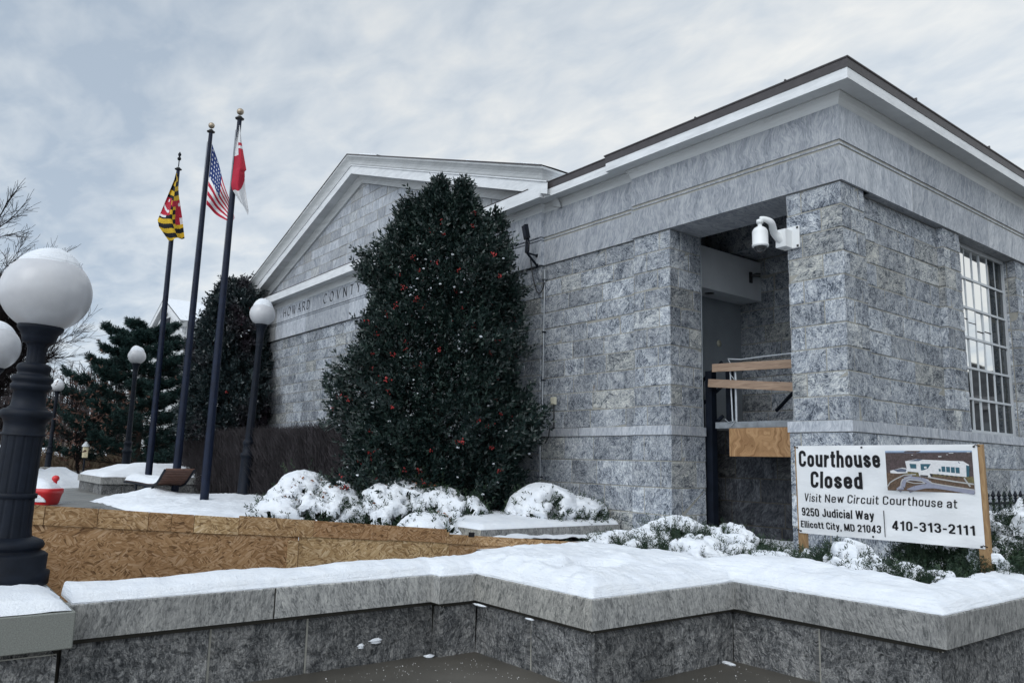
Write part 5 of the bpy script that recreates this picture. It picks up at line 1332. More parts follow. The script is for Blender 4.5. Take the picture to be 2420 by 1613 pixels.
# ================================================================ STRAND BOARD BARRIER along the ramp
osb = thing('board_barrier', 'long low barrier of brown strand board sheets with nailed top battens', 'barrier', (-8.2, 4, 0))
OX = -8.2
def otop(y): return at(0, OX, 0, 0) and None
pA = at(0, OX, 80, 1160); pB = at(0, OX, 1060/1.0, 1215); 
def osb_top(y, dz=0.0):
    p0 = at(0, OX, 82, 1158.5); p1 = at(0, OX, 1313, 1237); return p0.z + (p1.z-p0.z)*(y-p0.y)/(p1.y-p0.y) + dz
yL = at(0, OX, 82, 1160).y; ys1 = at(0, OX, 549, 1187).y; yj = at(0, OX, 686, 1240).y; ys2 = at(0, OX, 1025, 1216).y; yR = 8.0
d_ = lambda s: math.copysign(1, s)
def panel(y0, y1, dz, name, x0, x1, zlo, seed, mat='strand_board', hfix=None):
    d = MB(); rg = random.Random(seed); at_ = (rg.random(), rg.random(), rg.random())
    q = []
    za, zb_ = osb_top(y0, dz), osb_top(y1, dz)
    la, lb = (zlo, zlo) if hfix is None else (za-hfix, zb_-hfix)
    F_ = [(x1, y0, la), (x1, y1, lb), (x1, y1, zb_), (x1, y0, za)]; B_ = [(x0, p[1], p[2]) for p in F_]
    uo = rg.uniform(0, 9)
    d.face(F_, [(p[1]+uo, p[2]) for p in F_], at_); d.face(B_[::-1], [(p[1], p[2]) for p in B_[::-1]], at_)
    for k in range(4):
        j = (k+1) % 4; d.face([F_[k], B_[k], B_[j], F_[j]], [(F_[k][1], F_[k][2]), (F_[k][1]+.02, F_[k][2]), (F_[j][1]+.02, F_[j][2]), (F_[j][1], F_[j][2])], (0.0, .2, .2))
    return d.build(name, [mat], osb)
panel(-1.5, yj-0.004, -0.012, 'sheet', OX-0.012, OX, 0.0, 1); panel(yj+0.004, ys2+0.05, -0.012, 'sheet', OX-0.010, OX+0.002, 0.0, 2); panel(ys2+0.055, yR, -0.055, 'sheet', OX-0.012, OX, 0.0, 3)
panel(yj-0.13, yj-0.006, -0.20, 'batten', OX+0.002, OX+0.014, 0.0, 77)
cut = [-1.5]
for px in (101, 224, 341, 394, 446): cut.append(at(0, OX, px, 1185).y)
cut.append(ys1)
for k in range(len(cut)-1): panel(cut[k]+0.003, cut[k+1]-0.003, 0.0, 'batten', OX+0.0025, OX+0.015, 0, 10+k, hfix=0.172)
c2 = [ys1, at(0, OX, 720, 1200).y, at(0, OX, 890, 1200).y, ys2]
for k in range(3): panel(c2[k]+0.001, c2[k+1]-0.001, 0.022, 'batten', OX+0.0025, OX+0.016, 0, 30+k, hfix=0.185-0.01*k)
panel(ys2+0.003, yR, -0.035, 'batten', OX+0.0025, OX+0.016, 0, 40, hfix=0.115)
d = MB(); c = at(0, OX+0.02, 1083, 1227); d.obox(c, ((0, 1, -.1), (0, .1, 1), (1, 0, 0)), (0.045, 0.028, 0.004)); d.build('dark_scrap', ['ink'], osb)
d = MB()
for y in np.arange(-1.2, yR, 0.9): d.box(OX-0.10, OX-0.014, y-0.02, y+0.02, 0, osb_top(y)-0.06)
d.build('backing_stud', ['wood_post'], osb)

# ================================================================ MIDDLE PLANTER by the wall
mpl = thing('stone_planter', 'stone edged planter against the courthouse wall with a snowy shrub', 'planter', (-9.3, 8, 0.3))
d = MB(); stone_band(d, [(-11.2, 6.35), (-8.72, 6.35), (-8.72, 9.06)], [(-0.05, 0.53), (0, 0.53), (0, 0.672), (-0.15, 0.676)], 1.0, 1.6, 95); d.build('coping', ['stone_coping'], mpl)
d = MB(); ashlar(d, (-8.78, 0, 0), (0, 1, 0), (1, 0, 0), 6.4, 9.06, [0.2, 0.53], 0.6, 0.9, seed=96); ashlar(d, (0, 6.41, 0), (1, 0, 0), (0, -1, 0), -11.2, -8.78, [0.2, 0.53], 0.6, 0.9, seed=97); d.build('stone_course', ['stone_base', 'mortar_dark'], mpl)
d = MB(); rows = []
for j in range(71):
    row = []
    for i in range(61):
        x, y = lerp(-11.2, -8.735, (i/60)), lerp(6.365, 9.04, j/70); dd = min(-8.735-x, (y-6.365)); 
        row.append((x, y, 0.677 + max(0.004, 0.085*(1-math.exp(-dd/0.05)) + 0.012*fbm(x, y, 5) + 0.05*sstep(0.1, 0.6, dd))))
    rows.append(row)
d.grid(rows); d.grid([[r[-1] for r in rows], [(p[0], p[1], 0.67) for p in [r[-1] for r in rows]]]); d.grid([rows[0], [(p[0], p[1], 0.67) for p in rows[0]]]); d.build('snow_cover', ['snow'], mpl)
# snow over the bed with the flagpoles and along the building
def bedz(x, y):
    e = (y-4.02 + 0.25*fbm(x, 0, 0.7)) ; e2 = x+22.3+0.4*fbm(y, 3, 0.8); e3 = -8.5-x
    dd = max(0, min(e, e2, 0.8+e3))
    h = 0.02 + 0.20*(1-math.exp(-dd/0.35)) + 0.06*fbm(x, y, 0.8) + 0.05*fbm(x, y, 3.2) + 0.03*fbm(x, y, 10)
    h *= sstep(0, 0.10, dd)
    h += 0.16*math.exp(-(((x+21.2)/0.9)**2+((y-5.2)/0.5)**2)) - 0.12*sstep(6.2, 7.0, y)*sstep(-18, -20, x)*0
    return 0.362 + max(0.002, h)
d = MB(); rows = []; nx, ny = 230, 90
for j in range(ny+1):
    row = []
    for i in range(nx+1):
        x, y = lerp(-22.6, -8.36, i/nx), lerp(3.7, 9.1, (j/ny)); row.append((x, y, bedz(x, y)))
    rows.append(row)
d.grid(rows, keep=lambda j, i: rows[j][i][2] > 0.3655 or rows[j+1][i+1][2] > 0.3655); struct(d.build('snow_bed', ['snow']))
d = MB(); rows = []
for j in range(40):
    row = []
    for i in range(60):
        x, y = lerp(-8.4, -2.5, i/59), lerp(5.9, 10.4, j/39); row.append((x, y, 0.50 + 0.03*fbm(x, y, 2) + 0.06*sstep(8.2, 9.0, y)))
    rows.append(row)
d.grid(rows); struct(d.build('snow_ground', ['snow']))
# heap beside the far lamp and snow along the plaza edge
def heap(name, cx, cy, rx, ry, h, z0, seed, kind='structure'):
    d = MB(); rows = []; n = 40
    for j in range(n+1):
        row = []
        for i in range(n+1):
            a, b = i/n*2-1, j/n*2-1; r = math.hypot(a, b)*(1+0.25*mnoise.noise(Vector((math.atan2(b, a)*1.2, seed, 0)))); hh = max(0, 1-r*r)
            row.append((cx+a*rx, cy+b*ry, z0+h*hh**0.7*(1+0.4*fbm(a+seed, b, 2.2))-0.01))
        rows.append(row)
    d.grid(rows, keep=lambda j, i: rows[j][i][2] > z0-0.008 or rows[j+1][i+1][2] > z0-0.008)
    return tag(d.build(name, ['snow']), kind='structure')
h0 = at(2, 0.4, 110, 1112); heap('snow_heap', h0.x, h0.y, 2.4, 1.5, 0.62, 0.36, 5)
# ================================================================ LEFT PLANTER, BENCH, RED TUB
lpA, lpB, lpC = at(2, 0.36, 140, 1120), at(2, 0.36, 228, 1135), at(2, 0.36, 300, 1122)
lpl = thing('stone_planter', 'long grey stone planter heaped with snow behind the flagpoles', 'planter', (-28, 6, 0.3))
X0, X1_, Y0, Y1_ = -29.6, lpB.x, lpB.y, 9.5
d = MB(); stone_band(d, [(X0, Y1_), (X0, Y0), (X1_, Y0), (X1_, Y1_)], [(-0.05, 0.66), (0, 0.66), (0, 0.86), (-0.2, 0.865)], 1.5, 2.2, 98); d.build('coping', ['stone_coping'], lpl)
d = MB(); ashlar(d, (0, Y0+0.05, 0), (1, 0, 0), (0, -1, 0), X0+0.05, X1_-0.05, [0.3, 0.66], 0.5, 0.9, seed=99); ashlar(d, (X1_-0.05, 0, 0), (0, 1, 0), (1, 0, 0), Y0+0.05, Y1_, [0.3, 0.66], 0.5, 0.9, seed=100); d.build('stone_course', ['stone_base', 'mortar_dark'], lpl)
d = MB(); rows = []
for j in range(50):
    row = []
    for i in range(50):
        x, y = lerp(X0+0.03, X1_-0.03, i/49), lerp(Y0+0.03, Y1_, j/49); dd = min(x-X0-0.03, X1_-0.03-x, y-Y0-0.03)
        row.append((x, y, 0.865 + max(0.003, (0.16+0.30*sstep(0.3, 1.2, dd)*(0.7+0.8*fbm(x, y, 0.5)))*(1-math.exp(-dd/0.12)) + 0.03*fbm(x, y, 3))))
    rows.append(row)
d.grid(rows); d.build('snow_cover', ['snow'], lpl)
BY = 5.2; bq = at(1, BY, 352, 1112)
ben = thing('park_bench', 'brown slatted curved bench half buried in snow by the left flagpole', 'bench', (bq.x, BY, 0.4))
prof_b = []
def bpx(x, y): return at(1, BY, x, y)
key = [(292, 1103), (320, 1107), (345, 1112), (358, 1112), (366, 1108), (373, 1098), (380, 1086), (386, 1076)]
kp = [bpx(*k) for k in key]
for i in range(len(kp)-1):
    a, b = kp[i], kp[i+1]; n = max(1, int((b-a).length/0.11))
    for k in range(n):
        p, q = a.lerp(b, k/n), a.lerp(b, (k+0.86)/n); d = MB()
        dd = (q-p); d.obox((p+q)/2+Vector((0, 0.3, 0)), (dd, (0, 1, 0), dd.cross(Vector((0, 1, 0)))), (dd.length/2, 0.34, 0.02)); d.build('slat', ['bench_wood'], ben)
d = MB(); d.tube([p+Vector((0, -.07, -.03)) for p in kp], 0.03, 6); d.tube([p+Vector((0, 0.62, -.03)) for p in kp], 0.03, 6)
for k in (1, 3): d.tube([kp[k]+Vector((0, -.07, -.03)), kp[k]+Vector((0.05, -.07, -0.6))], 0.03, 6)
d.build('iron_frame', ['metal_dark'], ben)
d = MB(); rows = []
for i in range(31):
    row = []
    q = i/30*5.2; k = int(q); p = kp[k].lerp(kp[k+1], q-k)
    for j in range(21):
        t_ = j/20; ed = min(t_, 1-t_, 0.5*(1-i/30)+0.02); hh = 0.16*(1-math.exp(-ed/0.08))*(1+0.5*fbm(i*.2, j*.3, 0.7))*(1 if i < 22 else 0.45)
        row.append((p.x-(hh*0.4 if i > 20 else 0), p.y-0.06+0.68*t_, p.z+0.02+hh))
    rows.append(row)
d.grid(rows, keep=lambda i, j: i < 21 or fbm(i*.35, j*.35, 0.8, 2) > 0.06); d.build('snow_cover', ['snow'], ben)
rb = at(2, 0.36, 84, 1158)
red = thing('plastic_tub', 'bright red plastic tub capped with snow behind the nearest lamp post', 'tub', tuple(rb))
rtu = Vector((_r2.x, _r2.y, 0)).normalized(); 
def superring(rx, ry, z, n=28, e=0.45):
    out = []
    for k in range(n):
        t_ = 2*math.pi*k/n; c, s = math.cos(t_), math.sin(t_); a, b = rx*math.copysign(abs(c)**e, c), ry*math.copysign(abs(s)**e, s)
        out.append((rb.x + rtu.x*a + fw.x*b, rb.y + rtu.y*a + fw.y*b, rb.z+z))
    return out
d = MB(); d.grid([superring(0.38, 0.29, 0.0), superring(0.41, 0.31, 0.03), superring(0.46, 0.34, 0.25), superring(0.48, 0.36, 0.27), superring(0.48, 0.36, 0.36), superring(0.45, 0.33, 0.38), superring(0.42, 0.30, 0.31)], True); d.build('tub_body', ['red_plastic'], red)
d = MB()
for cx in (-0.10, 0.22):
    pts = [(cx-0.16, 0.08), (cx+0.16, 0.08), (cx+0.12, 0.16), (cx+0.02, 0.235), (cx-0.05, 0.235), (cx-0.13, 0.15)]
    f_ = [Vector((rb.x, rb.y, rb.z)) + rtu*a - fw*(0.318+0.14*z) + Vector((0, 0, z)) for a, z in pts]; b_ = [p+fw*0.05 for p in f_]
    d.face(f_)
    for k in range(6): d.face([f_[k], b_[k], b_[(k+1) % 6], f_[(k+1) % 6]])
d.build('snow_pocket', ['snow'], red)
d = MB(); rows = []
for i in range(10):
    q = i/9; rows.append([(p[0]*(1)+0, p[1], p[2] + 0.24*(1-q**2.4)*(1+0.2*fbm(p[0]*2, p[1]*2, 2))) for p in superring(0.455*max(q, .01), 0.335*max(q, .01), 0.365, e=0.45+0.5*(1-q))])
d.grid(rows, True); d.build('snow_cap', ['snow'], red)
d = MB(); kx = rb + rtu*0.26 + fw*0.20; d.lathe([(0.0, 0.675)] + [(0.085*math.cos(R_(a)), 0.60+0.075*math.sin(R_(a))) for a in (80, 50, 20, -20, -60)] + [(0.04, 0.3)], (kx.x, kx.y, rb.z-0.0), 16); d.build('knob', ['red_plastic'], red)

# bits of leaf and grit blown onto the snow
rg = random.Random(31); V, F = [], []
for k in range(60):
    x, y = rg.uniform(-6.0, -2.6), rg.uniform(1.2, 6.2)
    if not inside(x, y) or frontdist(x, y) < 0.03: continue
    z = snowz(x, y)+0.004; r = rg.uniform(0.002, 0.006)*(1.8 if rg.random() < .1 else 1); a = rg.uniform(0, 6.28); b = len(V)
    V += [(x+r*math.cos(a), y+r*math.sin(a), z), (x-r*.5*math.sin(a), y+r*.5*math.cos(a), z+.003), (x-r*math.cos(a), y-r*math.sin(a), z+.001), (x+r*.5*math.sin(a), y-r*.5*math.cos(a), z+.002)]; F.append((b, b+1, b+2, b+3))
tag(fast_mesh('leaf_litter', np.array(V), np.array(F), None, 'bark'), 'specks of dark leaf litter on the snow of the seat wall', 'litter', kind='stuff')

# ================================================================ VEGETATION
def unit(a): return a/np.maximum(1e-9, np.linalg.norm(a, axis=-1, keepdims=True))
def leaf_sprays(name, mat, P, Dr, K, slen, nlen, nwid, spread, rs, parent, flat_=0.35, size_var=0.35, tone=None):
    'P (n,3) spray roots, Dr (n,3) directions; K pointed leaves along every spray'
    n = len(P); Dr = unit(Dr); up = rs.normal(size=(n, 3)); a = unit(np.cross(Dr, up)); b = np.cross(Dr, a)
    k = (np.arange(K)+0.5)/K
    t = k[None, :] + rs.uniform(-.1, .1, (n, K)); sd = np.where(np.arange(K) % 2 == 0, 1.0, -1.0)[None, :]*np.ones((n, 1))
    ph = rs.uniform(-1, 1, (n, K))*flat_*3.1
    side = a[:, None, :]*np.cos(ph)[..., None]*sd[..., None] + b[:, None, :]*np.sin(ph)[..., None]
    base = P[:, None, :] + Dr[:, None, :]*(t*slen)[..., None]*rs.uniform(.7, 1.25, (n, 1, 1))
    sp = (spread*(1.15-0.55*np.clip(t, 0, 1)))[..., None]
    ld = unit(Dr[:, None, :]*(1-sp*0.45) + side*sp + rs.normal(size=(n, K, 3))*0.13)
    wn_ = unit(np.cross(ld, np.cross(side, ld) + rs.normal(size=(n, K, 3))*0.35))
    L = nlen*rs.uniform(1-size_var, 1+size_var, (n, K, 1)); W = nwid*rs.uniform(.8, 1.2, (n, K, 1))
    m = base + ld*L*0.45
    V = np.stack([base, m+wn_*W*0.5, base+ld*L, m-wn_*W*0.5], axis=2).reshape(-1, 3)
    F = np.arange(len(V)).reshape(-1, 4)
    A = rs.uniform(0, 1, (n, 1, 3))*0.55 + rs.uniform(0, 1, (n, K, 3))*0.45
    if tone is not None: A[..., 0] = np.clip(A[..., 0]*tone[:, None]*1.0, 0, 1)
    return fast_mesh(name, V, F, A.reshape(-1, 3), mat, parent)
def ribbons(name, mat, S, E, w0, w1, rs, parent=None, kind=None):
    'crossed thin ribbons from S to E'
    d = unit(E-S); r = rs.normal(size=S.shape); a = unit(np.cross(d, r)); b = np.cross(d, a)
    w0 = np.broadcast_to(np.asarray(w0, dtype=float), (len(S),))[:, None]; w1 = np.broadcast_to(np.asarray(w1, dtype=float), (len(S),))[:, None]
    Q = [np.stack([S-x*w0, S+x*w0, E+x*w1, E-x*w1], axis=1) for x in (a, b)]
    V = np.concatenate(Q).reshape(-1, 3); F = np.arange(len(V)).reshape(-1, 4)
    o = fast_mesh(name, V, F, None, mat, parent)
    return o
def nz(p, s, o=0.0): return mnoise.noise(Vector((p[0]*s+o, p[1]*s-o, p[2]*s+o*0.7)))
def prof_r(T, z):
    if z <= T[0][0]: return T[0][1]
    for (a, x), (b, y) in zip(T, T[1:]):
        if z <= b: return lerp(x, y, (z-a)/(b-a))
    return T[-1][1]
def tall_shrub(name, label, cat, cx, cy, T, n, seed, mat, leaf, ymax=None, group=None, berries=0, clods=0, lump=0.13, z0=0.35, xsq=1.0, lumpf=1.5, spires=(), ysq=1.0, low=0):
    rs = np.random.RandomState(seed); t = thing(name, label, cat, (cx, cy, z0), group)
    zs_ = np.linspace(T[0][0], T[-1][0], 200); rr = np.array([prof_r(T, z) for z in zs_]); cdf = np.cumsum(rr+0.12); cdf /= cdf[-1]
    z = np.interp(rs.uniform(0, 1, n), cdf, zs_); th = rs.uniform(0, 2*math.pi, n)
    R = np.interp(z, zs_, rr); depth = 1 - 0.42*rs.uniform(0, 1, n)**1.6
    P = np.zeros((n, 3)); keep = np.ones(n, bool)
    for i in range(n):
        c, s = math.cos(th[i]), math.sin(th[i]); q = (c*R[i]*1.0, s*R[i]*1.0, z[i])
        l = 1 + lump*1.6*nz(q, lumpf, seed) + lump*0.9*nz(q, lumpf*2.7, seed+5)
        r = R[i]*l*depth[i]
        if nz(q, 2.1, seed+11) > 0.34 and depth[i] > 0.8: keep[i] = rs.uniform() < 0.25
        y = s*r*ysq
        if ymax is not None and cy+y > ymax-0.15: y = ymax-0.15-cy - rs.uniform(0, .25)
        if low and z[i] < low and cy+y < 8.0: y = 8.0-cy+rs.uniform(0, .3)
        P[i] = (cx + c*r*xsq, cy + y, z[i])
    P = P[keep]; th = th[keep]; z = z[keep]
    Dr = np.stack([np.cos(th), np.sin(th), 0.55+0.5*(z-z[0]*0)/T[-1][0]], axis=1) + rs.normal(size=P.shape)*0.45
    for sx_, sy_, za_, zb_2, sr in spires:
        m_ = 230; q_ = rs.uniform(0, 1, m_); a_ = rs.uniform(0, 6.283, m_); r_ = sr*(1-q_)**0.8*rs.uniform(.5, 1.05, m_)
        P = np.concatenate([P, np.stack([cx+sx_+np.cos(a_)*r_, cy+sy_+np.sin(a_)*r_, za_+(zb_2-za_)*q_], axis=1)]); Dr = np.concatenate([Dr, np.stack([np.cos(a_)*.7, np.sin(a_)*.7, np.full(m_, .9)], axis=1)+rs.normal(size=(m_, 3))*.3])
    # longer young shoots breaking the outline
    ns = n//28; ii = rs.choice(np.where(depth[keep] > 0.9)[0], ns); Ps = P[ii]; Ds = np.stack([np.cos(th[ii])*0.8, np.sin(th[ii])*0.8, np.full(ns, 0.9)], axis=1) + rs.normal(size=(ns, 3))*0.3
    sh = [Ps + unit(Ds)*d0*rs.uniform(.6, 1.1, (ns, 1)) for d0 in (0.10, 0.24)]
    P = np.concatenate([P]+sh); Dr = np.concatenate([Dr, Ds, Ds])
    leaf_sprays('foliage', mat, P, Dr, leaf['K'], leaf['s'], leaf['l'], leaf['w'], leaf['sp'], rs, t, leaf.get('flat', .9))
    P = P[:int(keep.sum())]; z = z[:len(P)]
    tr = MB(); H = T[-1][0]
    tr.tube([(cx, cy, 0.2), (cx+.03, cy, H*0.4), (cx, cy, H*0.85)], [0.13, 0.09, 0.03], 8)
    for i in range(26):
        zz_ = rs.uniform(.6, H*0.85); a = rs.uniform(0, 6.28); r = prof_r(T, zz_)*0.75; ey = min(cy+math.sin(a)*r, (ymax or 1e9)-0.2)
        tr.tube([(cx, cy, zz_*0.9), (cx+math.cos(a)*r*.5*xsq, (cy+ey)/2, zz_+.1), (cx+math.cos(a)*r*xsq, ey, zz_+r*0.35)], [0.03, 0.018, 0.008], 5)
    tr.build('trunk', ['bark'], t)
    shell = [i for i in range(len(P))]
    if berries:
        b = MB()
        for k in range(berries):
            i = rs.randint(len(P)); c = P[i]
            if mnoise.noise(Vector(c)*0.9 + Vector((3, 1, 2))) < -0.12: continue
            dx, dy = c[0]-cx, c[1]-cy; L = math.hypot(dx, dy) or 1; R0 = prof_r(T, c[2])
            if L < R0*0.8: continue
            for q in range(rs.randint(5, 12)):
                p = (c[0]+dx/L*0.08+rs.normal()*0.024, c[1]+dy/L*0.08+rs.normal()*0.024, c[2]+rs.normal()*0.024+0.03); r = rs.uniform(0.012, 0.018)
                b.lathe([(0, -r), (r, 0), (0, r)], p, 5)
        b.build('berries', ['berry'], t)
    if clods:
        b = MB()
        for k in range(clods):
            i = rs.randint(len(P)); c = P[i]; dx, dy = c[0]-cx, c[1]-cy; L = math.hypot(dx, dy) or 1; R0 = prof_r(T, c[2])
            if L < R0*0.82: continue
            s = rs.uniform(0.007, 0.019)*(2.4 if rs.uniform() < 0.03 else 1); o = len(b.v)
            b.lathe([(math.cos(R_(a)), math.sin(R_(a))) for a in (-90, -40, 0, 40, 90)], (0, 0, 0), 7)
            for j in range(o, len(b.v)):
                v = b.v[j]; m_ = 1+0.5*mnoise.noise(Vector(v)*1.7+Vector((k*3.1, 0, 0))); b.v[j] = (c[0]+dx/L*0.10+v[0]*s*1.6*m_, c[1]+dy/L*0.10+v[1]*s*1.6*m_, c[2]+0.03+v[2]*s*m_)
        b.build('snow_clumps', ['snow'], t)
    return t
hx0 = at(1, 7.35, 1006, 900).x
HT = [(0.45, 0.95), (0.8, 1.25), (1.4, 1.50), (2.0, 1.58), (2.7, 1.46), (3.5, 1.22), (4.25, 1.13), (4.7, 1.06), (5.2, 0.98), (5.7, 0.72), (6.05, 0.50), (6.3, 0.28)]
SPI = [(-0.50, 0.0, 5.6, 6.45, 0.26), (0.10, -0.2, 5.9, 6.55, 0.20), (0.45, 0.10, 5.7, 6.5, 0.22), (-0.85, -0.5, 4.7, 5.75, 0.34), (0.65, 0.7, 4.9, 6.0, 0.34), (-1.15, -0.7, 3.2, 4.3, 0.42), (0.85, 0.9, 3.4, 4.7, 0.38), (-0.2, -0.7, 5.3, 6.1, 0.26)]
tall_shrub('holly_tree', 'tall dark green holly with red berries and flecks of snow against the courthouse wall', 'tree', hx0, 7.35, HT, 18500, 21, 'leaf_holly', dict(K=9, s=0.19, l=0.083, w=0.035, sp=0.75, flat=.9), 9.1, berries=520, clods=620, lump=0.27, lumpf=1.2, spires=SPI)
h2 = at(1, 8.15, 522, 900); zt2 = at(1, 8.35, 528, 664).z
T2 = [(0.4, 1.4), (1.2, 1.7), (2.6, 1.75), (4.2, 1.7), (5.4, 1.5), (zt2-0.9, 1.15), (zt2-0.35, 0.6), (zt2, 0.2)]
tall_shrub('holly_shrub', 'broad dark purplish green holly at the left end of the gabled wing', 'tree', h2.x, 8.15, T2, 10500, 33, 'leaf_holly_purple', dict(K=9, s=0.24, l=0.12, w=0.055, sp=0.75, flat=.9), 9.15, berries=60, clods=130, lump=0.30, lumpf=1.0, ysq=0.62, low=2.1)

# spreading pine
PY = 11.0; pc = at(1, PY, 318, 1000); px0, py0 = pc.x, PY; ptop = at(1, PY, 368, 722).z; PS = PY/8.2
pine = thing('pine_tree', 'blue green pine with long limbs turning up at the tips beyond the flagpoles', 'tree', (px0, py0, 0.4))
rs = np.random.RandomState(4); tb = MB(); tb.tube([(px0, py0, 0.2), (px0+.1, py0, 3), (px0, py0, ptop-0.6)], [0.2, 0.13, 0.03], 8); lim = MB(); tuP, tuD = [], []
for k in range(54):
    z0_ = 0.7 + (ptop-1.3)*((k+0.5)/54); a = k*2.4+rs.uniform(-.3, .3); q = (z0_-0.7)/(ptop-1.3)
    Lm = PS*(3.3*(1-q)**0.75 + 0.7)*rs.uniform(0.75, 1.2); pts = []
    if math.cos(a) > 0.1: Lm *= 0.75
    for i in range(9):
        s = i/8; pts.append(Vector((px0+math.cos(a)*Lm*s, py0+math.sin(a)*Lm*s, z0_ + Lm*(-0.10*s + 0.30*s**2.4))))
    lim.tube(pts, [0.045*(1-0.8*i/8) for i in range(9)], 5, caps=False)
    for i in range(2, 9):
        for sd in (-1, 1, 0):
            bl = Lm*0.26*(1.1-i/9)+0.28*PS; da = a + sd*rs.uniform(.5, 1.0); e = pts[i] + Vector((math.cos(da)*bl, math.sin(da)*bl, bl*rs.uniform(.15, .7)))
            lim.tube([pts[i], pts[i].lerp(e, .5)+Vector((0, 0, -.03)), e], [0.015, 0.012, 0.006], 4, caps=False)
            for j in range(6):
                p = pts[i].lerp(e, rs.uniform(.25, 1.05)); tuP.append(p + Vector(rs.normal(size=3)*0.05)); tuD.append((math.cos(da)*.6, math.sin(da)*.6, .75))
tb.build('trunk', ['bark'], pine); lim.build('limbs', ['bark'], pine)
P = np.array([tuple(p) for p in tuP]); Dd = np.array(tuD)+rs.normal(size=(len(tuP), 3))*0.25
leaf_sprays('needles', 'needle_pine', P, Dd, 26, 0.18*PS, 0.17*PS, 0.030*PS, 1.0, rs, pine, 1.0)

# bare hedge
def hedge(label, xa, xb, y0, y1, ztop, n, seed):
    t = thing('bare_hedge', label, 'hedge', ((xa+xb)/2, (y0+y1)/2, 0.4)); rs = np.random.RandomState(seed)
    S = np.stack([rs.uniform(xa, xb, n), rs.uniform(y0, y1, n), rs.uniform(0.35, 1.0, n)**1.0*ztop*0.85], axis=1)
    S[:, 2] = 0.4 + (ztop-0.4)*rs.uniform(0, 0.92, n)**0.8
    D = np.stack([rs.normal(size=n)*0.35, rs.normal(size=n)*0.30-0.12, 0.55+0.5*rs.uniform(size=n)], axis=1); L = rs.uniform(.18, .5, (n, 1))
    E = S + unit(D)*L; topv = np.array([0.13*mnoise.noise(Vector((x*1.1, y, seed))) for x, y in E[:, :2]]) + rs.exponential(0.05, n)
    over = E[:, 2] > ztop+topv; E[over, 2] = (ztop+topv)[over]; ok = E[:, 2] > S[:, 2]; S, E = S[ok], E[ok]
    ribbons('twigs', 'twig_hedge', S, E, 0.0065, 0.002, rs, t)
    m = int((xb-xa)*9); S = np.stack([rs.uniform(xa, xb, m), rs.uniform(y0, y1, m), np.full(m, 0.3)], axis=1); E = S + np.stack([rs.normal(size=m)*.15, rs.normal(size=m)*.15, rs.uniform(.6, .95, m)*(ztop-0.4)], axis=1)
    ribbons('stems', 'twig_hedge', S, E, 0.018, 0.008, rs, t)
    return t
zh = at(1, 8.0, 640, 985).z
hedge('bare brown clipped hedge running along the foot of the gabled wing', -28.0, -12.6, 7.42, 8.3, zh, 42000, 6)

